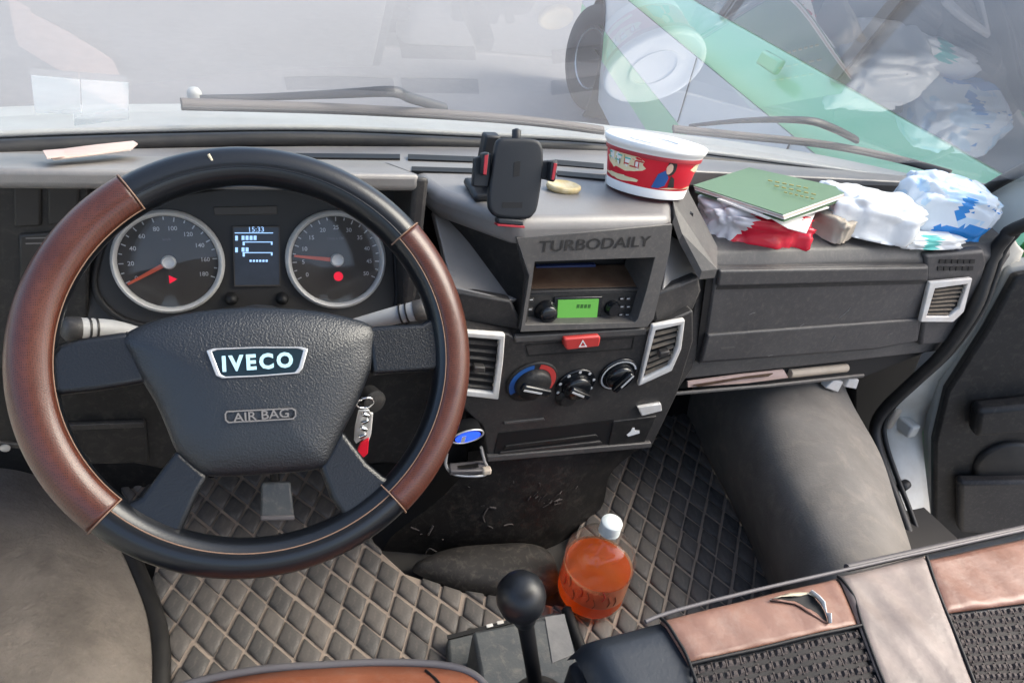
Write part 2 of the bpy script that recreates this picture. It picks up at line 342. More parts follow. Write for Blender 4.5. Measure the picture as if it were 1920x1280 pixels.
# side of the parked vehicle: belt line from B0 (near) to B1 (far), sides stand on the road
PB = PZ(.75)
b0 = px(1850, 318, PB); b1 = px(1290, -2, PB)
hd = (b1 - b0); hd.z = 0; hd.normalize(); out = V(-hd.y, hd.x, 0)      # out: towards the van
if out.dot(CAM - b0) < 0: out = -out
def car(s, z, o=0): return b0 + hd * s + out * o + V(0, 0, z - .75)
taxi = thing('parked_bus', 'white bus with green stripes parked just outside the windscreen', 'bus', car(3, GZ))
pw = px(1100, 206, (b0, out)); s_w = (pw - b0).dot(hd)
S0, S1 = -.25, s_w + 1.35
wr = .52; arch = .60
def side_panel(name, z0, z1, o0, o1, m, s0=S0, s1=S1):
    """body side strip with the wheel arch left open"""
    top = []; bot = []
    n = 60
    for i in range(n + 1):
        s = s0 + (s1 - s0) * i / n; d = abs(s - s_w)
        zc = GZ + wr + math.sqrt(max(0, arch * arch - d * d)) if d < arch else -9
        a = min(z1, max(z0, zc)); bot.append(car(s, a, o0 + (o1 - o0) * (a - z0) / (z1 - z0))); top.append(car(s, z1, o1))
    vs_ = bot + top + [p - out * .12 for p in bot] + [p - out * .12 for p in top]; fs = []; k = n + 1
    for i in range(n):
        fs += [[i, i + 1, k + i + 1, k + i], [2 * k + i, 2 * k + i + 1, 3 * k + i + 1, 3 * k + i], [i, i + 1, 2 * k + i + 1, 2 * k + i], [k + i, k + i + 1, 3 * k + i + 1, 3 * k + i]]
    return mesh(name, vs_, fs, m, taxi, smooth=True)
side_panel('rocker_panel', GZ + .25, GZ + .62, .02, .06, M['taxiwhite'])
side_panel('lower_stripe', GZ + .624, GZ + .86, .065, .07, M['taxigreen'])
side_panel('door_panel', GZ + .864, .53, .07, .06, M['taxiwhite'])
side_panel('belt_stripe', .534, .75, .058, .0, M['taxigreen'])
side_panel('side_window', .754, 1.34, -.02, -.26, M['carglass'], S0, s_w + .1)
side_panel('roof_rail', 1.344, 1.46, -.25, -.36, M['taxigreen'], S0, s_w - .2)
rf = [car(S0, 1.47, -.3), car(s_w - .3, 1.47, -.3), car(s_w - .3, 1.47, -1.9), car(S0, 1.47, -1.9)]
prism('roof', rf, V(0, 0, .06), M['taxigreen'], taxi, bevel=.03)
prism('bonnet', [car(s_w - .1, .72, -.05), car(S1, .62, -.1), car(S1, .62, -1.9), car(s_w - .1, .72, -2.0)], V(0, 0, -.5), M['taxiwhite'], taxi, bevel=.08)
prism('cabin_floor', [car(S0, GZ + .3, -.15), car(S1 - .1, GZ + .3, -.15), car(S1 - .1, GZ + .3, -1.9), car(S0, GZ + .3, -1.9)], V(0, 0, .3), M['black'], taxi, bevel=0)
for s in (.9, 2.35):
    prism('window_pillar', [car(s, .76, -.005), car(s + .08, .76, -.005), car(s + .08, 1.34, -.245), car(s, 1.34, -.245)], out * .012, M['rubber'], taxi, bevel=.002)
    prism('door_seam', [car(s + .05, GZ + .87, .072), car(s + .062, GZ + .87, .072), car(s + .062, .53, .0635), car(s + .05, .53, .0635)], out * .002, M['rubber'], taxi, bevel=0)
h0 = px(1452, 118, (b0 + out * .05, out)); hs = (h0 - b0).dot(hd)
hz = h0.z
hb_ = prism('door_handle', [car(hs - .11, hz - .03, .06), car(hs + .11, hz - .03, .06), car(hs + .11, hz + .03, .045), car(hs - .11, hz + .03, .045)], out * .03, M['taxigreen'], taxi, bevel=.012, seg=3)
wc = car(s_w, GZ + wr, -.02); wax = (out - hd * .45).normalized()
whl = lathe('wheel', [(.2, -.22), (.4, -.22), (wr - .01, -.2), (wr, -.15), (wr, .06), (wr - .012, .1), (.4, .125), (.31, .12), (.29, .1), (.2, .08)], wc, wax, M['tyre'], taxi, res=48)
rim_ = lathe('wheel_rim', [(.05, .05), (.12, .07), (.2, .05), (.27, .07), (.292, .112), (.3, .1), (.25, 0)], wc, wax, M['silver'], whl, res=40)
e1, e2, n_ = frame_of(wax)
for k in range(6):
    a = 2 * math.pi * k / 6; d = e1 * math.cos(a) + e2 * math.sin(a)
    box('rim_hole', wc + d * .2 + wax * .064, (.05, .06, .02), M['black'], whl, bevel=.008, ex=d, ey=wax.cross(d))
lathe('wheel_housing', [(arch - .02, -.3), (arch - .02, .1), (arch - .0, .1), (arch + .01, -.3)], wc, out, M['black'], taxi, ring=True, res=40)

# ------------------------------------------------------------------ van body around the cab
YB = lambda x: .57 - .14 * ((x - .55) / .95) ** 2
def onbase(u, v, dy=0):
    x = .5
    for _ in range(25): p = px(u, v, PY(YB(x) + dy)); x = p.x
    return p
BASE = crspline([onbase(u, v) for u, v in [(-420, 290), (-150, 268), (0, 257), (300, 247), (600, 244), (900, 256), (1130, 268), (1400, 298), (1600, 325), (1720, 347), (1835, 372)]], 6)
van = thing('van_body', 'white van body around the cab with its windscreen and right door opening', 'van', (.55, 0, -.1))
SLA = R(30)
SL35 = V(0, -math.cos(SLA), math.sin(SLA))
gl = grid('windscreen', lambda a, b: BASE[int(round(a * (len(BASE) - 1)))] + SL35 * (1.12 * b) + V(-(BASE[int(round(a * (len(BASE) - 1)))].x - .55) * .14 * b, 0, 0), len(BASE) - 1, 12, M['screen'], van)
tube('windscreen_seal', [p + V(0, -.012, -.012) for p in BASE], .0125, M['rubber'], van, res=10)
tube('screen_edge', [p + V(0, .012, .0005) for p in BASE], .0045, M['vanwhite'], van, res=8)
cw = []
for k, (dy, dz) in enumerate([(.012, -.004), (.08, -.006), (.16, -.014), (.235, -.03), (.30, -.1), (.34, -.4), (.34, -.95)]): cw.append([p + V(0, dy, dz) for p in BASE[::3]])
loft('bonnet', cw, 2, M['vanwhite'], van)
# firewall, left door; unseen partial roof added to darken reflections in the wheel
prism('firewall', [V(-.5, .52, -.05), V(1.62, .52, -.05), V(1.62, .52, .74), V(-.5, .52, .74)], V(0, .02, 0), M['dark'], van, bevel=0)
tp = [BASE[0] + SL35 * 1.12, BASE[-1] + SL35 * 1.12]
prism('shade_roof_panel', [V(-.3, -.42, 1.40), V(1.4, -.42, 1.40), V(1.4, -1.3, 1.55), V(-.3, -1.3, 1.55)], V(0, 0, .03), M['headlining'], van, bevel=.01)
prism('left_door_panel', [V(-.47, .45, -.1), V(-.47, -1.0, -.1), V(-.47, -1.0, .72), V(-.47, .42, .72)], V(-.05, 0, 0), M['trimgrey'], van, bevel=.01)
fl = mesh('cab_floor', [V(-.52, -1.7, .06), V(1.5, -1.7, .06), V(1.5, .53, .06), V(-.52, .53, .06)], [[0, 1, 2, 3]], M['floor'], van)
# right-hand pillar trim between the screen and the door opening
PR = PX(1.47)
seal_top = [(1780, 392), (1845, 358), (1880, 338), (1925, 314), (2000, 272), (2250, 140)]
pt = [(1795, 360), (1845, 362), (1925, 322), (2000, 285), (2250, 152), (2250, 300), (2000, 385), (1925, 412), (1885, 440), (1858, 472), (1845, 500), (1790, 505)]
prism('pillar_trim', pxs(pt, PR), V(.05, 0, 0), M['trimgrey'], van, bevel=.008, seg=3)
tube('screen_side_seal', crspline(pxs(seal_top, PX(1.455)), 5), .012, M['rubber'], van)
cp = px(1898, 372, PX(1.469)); lathe('trim_plug', [(.013, 0), (.013, .003), (.011, .004), (.010, .0025), (.002, .0025)], cp, V(-1, 0, 0), M['trimgrey'], van, res=24)
SEAL = [(2250, 308), (1925, 420), (1885, 446), (1862, 478), (1848, 520), (1825, 580), (1770, 660), (1705, 722), (1660, 765), (1641, 800), (1645, 840), (1665, 900), (1688, 960), (1705, 1010), (1722, 1070), (1740, 1150)]
PS = PX(1.40)
sp = crspline(pxs(SEAL, PS), 5)
tube('door_seal', sp, .0135, M['rubber'], van, res=10)
tube('door_seal_lip', [p + V(.028, 0, .004) for p in sp], .006, M['rubber'], van, res=8)
jp = pxs(SEAL[1:], PX(1.43))
jo = pxs([(1920, 470), (1912, 490), (1900, 505), (1888, 535), (1870, 580), (1850, 620), (1810, 680), (1765, 740), (1738, 775), (1730, 810), (1732, 850), (1738, 905), (1745, 965), (1752, 1020), (1765, 1150)], PX(1.52))
def jam(a, b):
    i = a * (len(jp) - 1); k = min(int(i), len(jp) - 2); f = i - k
    p = jp[k].lerp(jp[k + 1], f); q = jo[k].lerp(jo[k + 1], f); r_ = p.lerp(q, b); r_.x -= .03 * math.sin(math.pi * b); return r_
grid('door_jamb', jam, 56, 8, M['jamb'], van, solid=.01)
hc = px(1662, 800, PX(1.44)); 
box('hinge_leaf', hc + V(.03, .0, .02), (.03, .10, .035), M['jamb'], van, bevel=.006)
box('hinge_pin', hc + V(.0, .0, .03), (.022, .022, .06), M['beige'], van, bevel=.006)
lathe('jamb_plug', [(.012, -.02), (.012, .006), (.006, .008)], px(1692, 912, PX(1.44)), V(-1, -.3, 0), M['rubber'], van, res=16)
sillp = [V(1.38, .1, -.12), V(1.38, -1.2, -.12), V(1.62, -1.2, -.16), V(1.62, .1, -.16)]
prism('door_sill', sillp, V(0, 0, -.05), M['jamb'], van, bevel=.01)
# open passenger door, swung forward, its dark trim towards the cab
door = thing('passenger_door', 'open passenger door seen from inside, dark charcoal trim panel', 'door', (1.75, .15, .3))
PDn = V(-.45, -.89, 0).normalized(); PD = (V(1.62, .12, 0), PDn)
dp = pxs([(1905, 520), (2300, 440), (2300, 1160), (1775, 1120), (1752, 980), (1752, 830), (1775, 735), (1850, 620)], PD)
prism('door_shell', [p - PDn * .03 for p in dp], -PDn * .05, M['vanwhite'], door, bevel=.01)
prism('trim_panel', dp, -PDn * .028, M['dark'], door, bevel=.008)
prism('armrest', pxs([(1835, 770), (2100, 745), (2100, 800), (1828, 822)], lift(PD, .045)), -PDn * .044, M['dark'], door, bevel=.012, seg=3)
prism('door_pocket', pxs([(1800, 905), (2100, 900), (2100, 1010), (1800, 1000)], lift(PD, .035)), -PDn * .034, M['panel'], door, bevel=.01)
lathe('speaker_grille', [(.07, 0), (.07, .008), (.06, .012), (.01, .012)], px(1885, 868, lift(PD, .0)), PDn, M['rubber'], door)

# ------------------------------------------------------------------ cab floor: wheel arches, mats
fz = .08
ar = []
for L, zs in [([(1250, 700), (1275, 755), (1332, 868), (1382, 965), (1440, 1100), (1470, 1180)], .08),
              ([(1310, 690), (1335, 750), (1385, 860), (1425, 955), (1480, 1080), (1500, 1160)], .23),
              ([(1400, 680), (1420, 740), (1460, 850), (1500, 945), (1550, 1050), (1570, 1130)], .335),
              ([(1510, 690), (1525, 735), (1570, 830), (1610, 925), (1645, 1030), (1660, 1110)], .36),
              ([(1580, 715), (1600, 760), (1650, 850), (1680, 940), (1712, 1040), (1730, 1120)], .31)]:
    ar.append([px(u, v, PZ(zs)) for u, v in L])
loft('wheel_arch', ar, 7, M['archcarpet'], van)
al = []
for L, zs in [([(95, 830), (205, 960), (262, 1060), (296, 1160), (306, 1300), (306, 1420)], .085),
              ([(60, 825), (150, 960), (205, 1060), (240, 1160), (255, 1300), (255, 1420)], .12),
              ([(0, 830), (60, 960), (90, 1060), (110, 1160), (120, 1300), (120, 1420)], .17),
              ([(-120, 850), (-90, 960), (-80, 1060), (-80, 1160), (-80, 1300), (-80, 1420)], .2)]:
    al.append([px(u, v, PZ(zs)) for u, v in L])
loft('footwell_carpet', al, 7, M['carpet'], van)
tube('carpet_edge_trim', crspline(pxs([(180, 930), (240, 1030), (262, 1080), (290, 1150), (302, 1220), (300, 1300), (300, 1420)], PZ(.092)), 5), .014, M['rubber'], van, res=8)
# quilted mats: every quilted cushion is a piece of its own
def clip(poly, q):
    for i in range(len(q)):
        a, b = q[i], q[(i + 1) % len(q)]; o_ = []
        side = lambda p: (b[0] - a[0]) * (p[1] - a[1]) - (b[1] - a[1]) * (p[0] - a[0])
        for j in range(len(poly)):
            p, r_ = poly[j], poly[(j + 1) % len(poly)]; sp_, sr = side(p), side(r_)
            if sp_ >= 0: o_.append(p)
            if sp_ * sr < 0: t = sp_ / (sp_ - sr); o_.append((p[0] + (r_[0] - p[0]) * t, p[1] + (r_[1] - p[1]) * t))
        poly = o_
        if len(poly) < 3: return []
    return poly
def area(P): return .5 * sum(P[i][0] * P[(i + 1) % len(P)][1] - P[(i + 1) % len(P)][0] * P[i][1] for i in range(len(P)))
def quilt(label, outline, o, e1, e2, base):
    t = thing('floor_mat', label, 'floor mat', base, 'quilted floor mats in the footwells')
    P = [(p.x, p.y) for p in outline]
    if area(P) < 0: P = P[::-1]
    prism('mat_sheet', [V(x, y, .085) for x, y in P], V(0, 0, -.012), M['seam'], t, bevel=.003)
    shared = None; e1 = Vector(e1); e2 = Vector(e2)
    g = .0035
    for i in range(-40, 41):
        for j in range(-40, 41):
            c = Vector(o) + e1 * (i + .5) + e2 * (j + .5)
            if not (-.6 < c.x < 1.5 and -.35 < c.y < .7): continue
            k = 1 - .12
            q = [c + (-e1 - e2) * .5 * k, c + (e1 - e2) * .5 * k, c + (e1 + e2) * .5 * k, c + (-e1 + e2) * .5 * k]
            q = [(p.x, p.y) for p in q]
            if area(q) < 0: q = q[::-1]
            inP = clip(list(P), q)
            if len(inP) < 3: continue
            A = abs(area(inP)); A0 = abs(area(q))
            if A < .12 * A0: continue
            cc = V(sum(p[0] for p in inP) / len(inP), sum(p[1] for p in inP) / len(inP), 0)
            if A > .995 * A0 and shared is not None:
                ob = bpy.data.objects.new('quilted_pad', shared); col.objects.link(ob); ob.parent = t
                ob.location = V(c.x, c.y, 0) - ORG[t.name]; ob.rotation_euler = (random.uniform(-.02, .02), random.uniform(-.02, .02), 0)
                continue
            full = A > .995 * A0
            pts = [V(p[0], p[1], 0) - cc for p in (q if full else inP)]
            n = len(pts); prof = [(1, .0845), (.96, .0882), (.8, .0908), (.45, .0915)]
            vs_ = [p * s + V(0, 0, h) for s, h in prof for p in pts]
            fs = [[a * n + b, a * n + (b + 1) % n, (a + 1) * n + (b + 1) % n, (a + 1) * n + b] for a in range(3) for b in range(n)] + [list(range(3 * n, 4 * n))]
            me = bpy.data.meshes.new('quilted_pad'); me.from_pydata([tuple(v) for v in vs_], [], fs); me.materials.append(M['pad'])
            me.polygons.foreach_set('use_smooth', [True] * len(me.polygons))
            ob = bpy.data.objects.new('quilted_pad', me); col.objects.link(ob); ob.parent = t; ob.location = cc - ORG[t.name]
            if full: shared = me
    return t
mzL = PZ(.085)
quilt('dark quilted floor mat with dusty seams beneath the steering wheel',
      pxs([(300, 1020), (200, 880), (640, 870), (700, 1020), (760, 1075), (860, 1108), (1000, 1128), (1062, 1140), (1075, 1165), (880, 1180), (850, 1215), (840, 1420), (320, 1420), (318, 1250), (308, 1180), (285, 1090)], mzL),
      px(356, 1124, mzL).to_tuple(), (.0270, -.0378, 0), (-.0200, -.0398, 0), (.1, .1, .085))
quilt('dusty quilted floor mat of the passenger footwell with the drink bottle on it',
      pxs([(1155, 850), (1230, 735), (1275, 745), (1335, 880), (1385, 975), (1450, 1110), (1500, 1240), (1300, 1420), (1130, 1420), (1115, 1300), (1078, 1160), (1060, 1135), (1080, 1000)], mzL),
      px(1304, 1050, mzL).to_tuple(), (.0165, -.0405, 0), (-.0315, -.0360, 0), (.8, .2, .085))

# ------------------------------------------------------------------ dashboard
dash = thing('dashboard', 'grey grained plastic dashboard stretching under the windscreen', 'dashboard', (.5, .35, .4))
DT = (V(0, .45, .785), V(0, .1, 1).normalized())
def zDT(y): return .785 - .1 * (y - .45)
fr_ = [V(-.47, .38, 0), V(.69, .38, 0), V(.72, .42, 0), V(1.3, .40, 0), V(1.46, .34, 0)]
bk = [p + V(0, -.022, 0) for p in BASE[::-4]]
top = fr_ + bk
for p in top: p.z = zDT(p.y) if p.x < .7 else zDT(p.y) - .012 * min(1, (p.x - .7) / .3)
prism('top_panel', top, V(0, 0, -.03), M['dashtop_lit'], dash, bevel=.006)
for (u0, v0, u1, v1, hh) in [(555, 287, 750, 289, 8), (765, 289, 905, 294, 9), (772, 312, 905, 316, 8), (1040, 299, 1132, 307, 9), (1045, 320, 1135, 328, 8),  (1310, 316, 1350, 320, 5), (1362, 321, 1385, 323, 5), (1398, 324, 1412, 326, 5), (1555, 341, 1680, 362, 6), (1600, 357, 1685, 377, 7)]:
    dd = lift(DT, .0015) if u0 < 1300 else (V(1, .45, .773 + .0015), DT[1])
    prism('defroster_slot', pxs([(u0, v0), (u1, v1), (u1, v1 + hh), (u0, v0 + hh)], dd), V(0, 0, -.02), M['black'], dash, bevel=0)
# instrument hood
yz = [(.2, .834), (.2, .856), (.42, .7915), (.42, .76)]
prism('instrument_hood', [V(-.47, y, z) for y, z in yz], V(.672, 0, 0), M['dashtop_lit'], dash, bevel=.007, seg=3)
yz = [(.2, .852), (.42, .789), (.42, .56), (.23, .56), (.212, .68)]
prism('hood_cheek', [V(.194, y, z) for y, z in yz], V(.02, 0, 0), M['panel'], dash, bevel=.006, seg=3)
prism('hood_cavity', [V(-.47, .36, .5), V(.2, .36, .5), V(.2, .36, .79), V(-.47, .36, .79)], V(0, .02, 0), M['black'], dash, bevel=0)
# left switch panel and the panels below the column
LP = PY(.245)
prism('switch_panel', pxs([(-160, 330), (165, 330), (165, 650), (100, 690), (-160, 690)], LP), V(0, .03, 0), M['dark'], dash, bevel=.003)
for q in ([(22, 338), (78, 338), (78, 425), (26, 428)], [(88, 338), (150, 338), (148, 420), (88, 424)], [(34, 440), (100, 436), (100, 540), (38, 545)], [(108, 436), (146, 434), (140, 540), (108, 543)]):
    prism('switch_blank', pxs(q, lift(LP, .004)), V(0, .006, 0), M['clusterface'], dash, bevel=.003)
for v_ in (446, 456, 530, 540): prism('switch_mark', pxs([(48 if v_ < 500 else 118, v_), (86 if v_ < 500 else 140, v_ - 1), (86 if v_ < 500 else 140, v_ + 1), (48 if v_ < 500 else 118, v_ + 2)], lift(LP, .0045)), V(0, .001, 0), M['faintletter'], dash, bevel=0)
KP = (V(0, .27, .5), V(0, -1, -.12).normalized())
prism('knee_panel', pxs([(-160, 640), (880, 615), (880, 870), (640, 870), (560, 860), (300, 880), (120, 842), (-160, 812)], KP), V(0, .03, 0), M['dark'], dash, bevel=.006)
prism('knee_panel_edge', pxs([(-160, 812), (120, 842), (118, 850), (-160, 822)], lift(KP, .004)), V(0, .02, 0), M['panel'], dash, bevel=.002)
lid = prism('coin_box_lid', pxs([(118, 796), (272, 790), (280, 868), (140, 872)], lift(KP, .008)), V(0, .01, 0), M['dark'], dash, bevel=.004)
prism('lid_edge', pxs([(124, 797), (270, 792), (270, 801), (128, 807)], lift(KP, .011)), V(0, .004, 0), M['panel'], lid, bevel=.001)
lathe('panel_screw', [(.006, 0), (.006, .003), (.001, .004)], px(10, 838, lift(KP, .006)), nrm(KP), M['silver'], dash, res=12)
# centre stack, upper part
SU = (V(0, .175, .7), V(0, -1, .1).normalized()); nSU = nrm(SU)
outer = pxs([(968, 432), (1262, 406), (1300, 470), (1312, 552), (1215, 612), (978, 622), (990, 520)], SU)
inner = pxs([(1003, 491), (1228, 483), (1212, 545), (1196, 598), (1190, 605), (985, 609), (996, 540)], SU)
outer = pxs([(968, 446), (1261, 420), (1256, 470), (1226, 598), (1214, 613), (976, 622), (992, 520)], SU)
ringprism('stack_fascia', outer, inner, V(0, .075, 0), M['dash'], dash, bevel=.0015)
prism('radio_bay', pxs([(940, 420), (1300, 400), (1280, 640), (940, 640)], (V(0, .255, .7), V(0, -1, 0))), V(0, .1, 0), M['black'], dash, bevel=0)
tl, tr = px(966, 428, SU), px(1262, 402, SU)
tb = [tl + V(0, -.0005, 0), tr + V(0, -.0005, 0), V(.66, .30, zDT(.30) + .004), V(.69, .385, zDT(.385) + .003), V(.235, .385, zDT(.385) + .003), px(819, 350, PZ(.803))]
tb = [V(p.x, p.y, .803 + (p.y - .17) * -.055) for p in tb]
prism('stack_top', tb, V(0, 0, -.042), M['dashtop_lit'], dash, bevel=.016, seg=6)
wl = [tl + V(.004, .006, -.012), px(990, 520, SU) + V(0, .006, 0), px(976, 621, SU) + V(0, .006, 0), V(.36, .32, .58), V(.25, .34, .68), V(.245, .32, .785)]
prism('stack_left_wall', wl, V(.012, 0, 0), M['dark'], dash, bevel=.003)  # darker plastic paints in the shade on this wall
# sloping tray to the left of the stack
T0, T1, T2, T3 = px(812, 392, PY(.31)), px(848, 540, PY(.2)), px(958, 562, PY(.182)), px(905, 430, PY(.315))
prism('stack_tray', [T0, T1, T2, px(985, 560, PY(.21)), T3 + V(.03, .02, .02)], V(0, .01, -.012), M['dashtop_lit'], dash, bevel=.002)
prism('tray_front', [T1 + V(-.01, -.002, 0), T2 + V(0, -.003, 0), px(981, 611, PY(.182)), px(975, 619, PY(.186)), px(868, 602, PY(.2)), px(826, 575, PY(.2))], V(0, .02, 0), M['panel'], dash, bevel=.004)
prism('column_side_panel', pxs([(765, 560), (832, 520), (838, 580), (872, 602), (870, 640), (760, 640)], PY(.215)), V(0, .02, 0), M['dark'], dash, bevel=.003)
# and to its right
Q0, Q1, Q2, Q3 = px(1240, 552, PY(.183)), px(1308, 520, PY(.195)), px(1292, 470, PY(.25)), px(1258, 440, PY(.24))
prism('stack_tray', [Q0, Q1, Q2 + V(.01, 0, 0), Q3], V(0, .01, -.012), M['dashtop_lit'], dash, bevel=.002)
prism('tray_front', [Q0 + V(-.02, -.002, 0), Q1 + V(0, -.003, 0.004), px(1316, 545, PY(.19)), px(1300, 582, PY(.19)), px(1215, 617, PY(.182)), px(1226, 598, PY(.18))], V(0, .02, 0), M['panel'], dash, bevel=.005)
# centre stack, lower part
SLo = (V(0, .178, .60), V(0, -1, -.14).normalized()); nSL = nrm(SLo)
lo = pxs([(870, 617), (955, 626), (966, 634), (1214, 619), (1300, 582), (1300, 640), (1270, 738), (1222, 838), (915, 864), (905, 800), (868, 765)], SLo)
prism('stack_lower', lo, V(0, .12, .0), M['panel'], dash, bevel=.003)
prism('stack_ledge', pxs([(966, 632), (1212, 616), (1212, 628), (966, 643)], lift(SLo, .0035)), V(0, .01, 0), M['dash'], dash, bevel=.002)
ringprism('switch_groove', pxs([(985, 646), (1190, 632), (1186, 655), (990, 668)], lift(SLo, .001)), pxs([(987, 648), (1188, 634), (1184, 653), (992, 666)], lift(SLo, .001)), V(0, .002, 0), M['dark'], dash, bevel=0)
prism('storage_slot', pxs([(935, 812), (1060, 798), (1150, 786), (1160, 824), (1130, 838), (925, 855)], lift(SLo, .0012)), V(0, .003, 0), M['black'], dash, bevel=0)
for q, m in (([(948, 836), (1118, 815), (1122, 819), (945, 843)], 'dark'), ([(938, 848), (1126, 827), (1130, 831), (936, 853)], 'panel')):
    prism('slot_rib', pxs(q, lift(SLo, .004)), V(0, .006, 0), M[m], dash, bevel=.001)
prism('slot_brow', pxs([(945, 792), (1020, 784), (1022, 788), (947, 796)], lift(SLo, .003)), V(0, .004, 0), M['dash'], dash, bevel=.001)
prism('bottom_lip', pxs([(914, 856), (1222, 830), (1222, 839), (914, 866)], lift(SLo, .007)), V(0, .02, 0), M['dash'], dash, bevel=.002)
prism('slot_tab', pxs([(1196, 764), (1240, 757), (1242, 770), (1204, 780)], lift(SLo, .006)), V(0, .01, 0), M['ventgrey'], dash, bevel=.0015)
prism('socket_cover', pxs([(1150, 790), (1232, 780), (1208, 832), (1140, 838)], lift(SLo, .003)), V(0, .01, 0), M['dark'], dash, bevel=.002)
prism('socket_symbol', pxs([(1175, 815), (1183, 808), (1186, 802), (1190, 802), (1190, 807), (1199, 807), (1199, 812), (1178, 818)], lift(SLo, .0042)), V(0, .0008, 0), M['white'], dash, bevel=0)
hz_ = prism('hazard_button', pxs([(1058, 636), (1124, 630), (1127, 634), (1124, 650), (1064, 657), (1060, 652)], lift(SLo, .012)), V(0, .02, 0), M['red'], dash, bevel=.003, seg=3)
tri = pxs([(1093, 637), (1101, 650), (1085, 651)], lift(SLo, .0125)); ringprism('hazard_symbol', tri, inset(tri, .6), V(0, .0004, 0), M['white'], hz_, bevel=0)
# passenger side: shelf block, tray, glove box face
yz = [(.222, .695), (.236, .716), (.285, .727), (.293, .722), (.293, .45), (.235, .45)]
prism('shelf_front', [V(.712, y, z) for y, z in yz], V(.735, 0, 0), M['dash'], dash, bevel=.006, seg=3)
prism('shelf_tray', [V(.70, .28, .694), V(1.44, .28, .694), V(1.44, .385, .70), V(.70, .43, .70)], V(0, 0, -.01), M['panel'], dash, bevel=0)
prism('shelf_back', [V(.70, .425, .70), V(1.3, .40, .70), V(1.45, .345, .70), V(1.45, .36, .765), V(1.3, .41, .77), V(.70, .435, .775)], V(0, .02, 0), M['panel'], dash, bevel=.003)
RIM = [(1266, 400, .800), (1279, 438, .768), (1316, 508, .716), (1345, 505, .717), (1345, 462, .727), (1293, 362, .785), (1288, 345, .788), (1262, 378, .8025)]
prism('shelf_left_rim', [px(u, v, PZ(z)) for u, v, z in RIM], V(0, 0, -.015), M['dash'], dash, bevel=0)
prism('shelf_left_face', pxs([(1300, 500), (1342, 504), (1330, 600), (1300, 690), (1268, 736), (1300, 575)], PY(.222)), V(0, .03, 0), M['panel'], dash, bevel=.004)
er = pxs([(1735, 478), (1848, 468), (1852, 492), (1832, 560), (1812, 640), (1725, 650), (1735, 560)], PY(.216))
prism('end_block', er, V(0, .14, 0), M['glove'], dash, bevel=.008, seg=3)
for k in range(2):
    for i in range(6):
        u0 = 1762 - k * 3 + i * 11.5; v0 = 487 + 13 * k
        prism('end_slot', pxs([(u0, v0), (u0 + 9, v0 - .6), (u0 + 8, v0 + 7), (u0 - 1, v0 + 7.6)], PY(.2145)), V(0, .003, 0), M['black'], dash, bevel=0)
GP = (V(0, .218, .6), V(0, -1, -.06).normalized())
prism('lower_shelf', pxs([(1268, 728), (1318, 684), (1740, 640), (1735, 660), (1640, 698), (1620, 706)], PY(.25)), V(0, .2, 0), M['black'], dash, bevel=0)
prism('shelf_lip', pxs([(1265, 737), (1440, 722), (1622, 702), (1620, 708), (1440, 727), (1266, 742)], PY(.205)), V(0, .006, 0), M['dash'], dash, bevel=.002)
prism('kick_bracket', pxs([(1548, 728), (1565, 712), (1582, 716), (1572, 736)], PY(.26)), V(0, .02, 0), M['ventgrey'], dash, bevel=.003)
prism('kick_bracket', pxs([(1584, 726), (1592, 711), (1612, 712), (1606, 730)], PY(.26)), V(0, .02, 0), M['ventgrey'], dash, bevel=.003)
prism('kick_panel', pxs([(1600, 700), (1735, 655), (1700, 740), (1655, 790), (1638, 830), (1600, 780)], PY(.36)), V(0, .03, 0), M['black'], dash, bevel=.01)
# lower centre tunnel
tn = []
for L in ([(905, 845, .235), (1000, 842, .235), (1100, 838, .235), (1235, 820, .235)],
          [(830, 930, .25), (960, 930, .225), (1060, 920, .22), (1150, 880, .25)],
          [(735, 1005, .275), (900, 1010, .22), (1040, 1000, .21), (1128, 950, .26)],
          [(715, 1045, .285), (860, 1075, .25), (1000, 1075, .22), (1085, 1000, .27)],
          [(712, 1060, .29), (860, 1110, .25), (1010, 1130, .22), (1068, 1050, .26)]):
    tn.append([px(u, v, PY(y)) for u, v, y in L])
loft('tunnel_cover', tn, 7, M['soot'], dash)
ho = crspline(pxs([(775, 1072), (800, 1050), (850, 1036), (920, 1030), (985, 1028), (1030, 1040), (1046, 1072), (1042, 1112), (965, 1124), (870, 1108)], PZ(.085)), 4, closed=True)
pillow('tunnel_boot', ho, V(0, 0, 1), [(1, 0), (.97, .012), (.9, .022), (.75, .030), (.5, .035), (.2, .037)], M['bootgrey'], dash)
def scuff(pts, r=.0016):
    P = []
    for u, v in pts:
        d = ray(u, v); d.normalize()
        t0, best = None, None
        # nearest sample of the tunnel surface to the sight line
        for row in TS:
            for p in row:
                k = (p - CAM).dot(d); e = (CAM + d * k - p).length
                if best is None or e < best: best = e; t0 = k
        P.append(CAM + d * (t0 - .003))
    tube('scuff_mark', crspline(P, 4), r, M['scuff'], dash, res=5)
cs_ = [crspline(c, 7) for c in tn]; TS = [crspline(list(r_), 7) for r_ in zip(*cs_)]
scuff([(915, 952), (906, 968), (912, 982), (924, 990)]); scuff([(918, 950), (930, 953)], .0025)
rs_ = random.Random(9)
for k in range(14):
    u, v = rs_.gauss(1024, 16), rs_.gauss(938, 9); scuff([(u, v), (u + rs_.uniform(4, 14), v - rs_.uniform(3, 10))], rs_.uniform(.0006, .0016))
for k in range(10):
    u, v = rs_.uniform(780, 1080), rs_.uniform(900, 1030); scuff([(u, v), (u + rs_.uniform(-6, 10), v - rs_.uniform(-3, 8))], rs_.uniform(.0004, .001))
scuff([(803, 1002), (812, 985)], .0022); scuff([(770, 988), (786, 994)]); scuff([(795, 1042), (805, 1028), (818, 1034)]); scuff([(945, 985), (960, 982), (966, 992)])

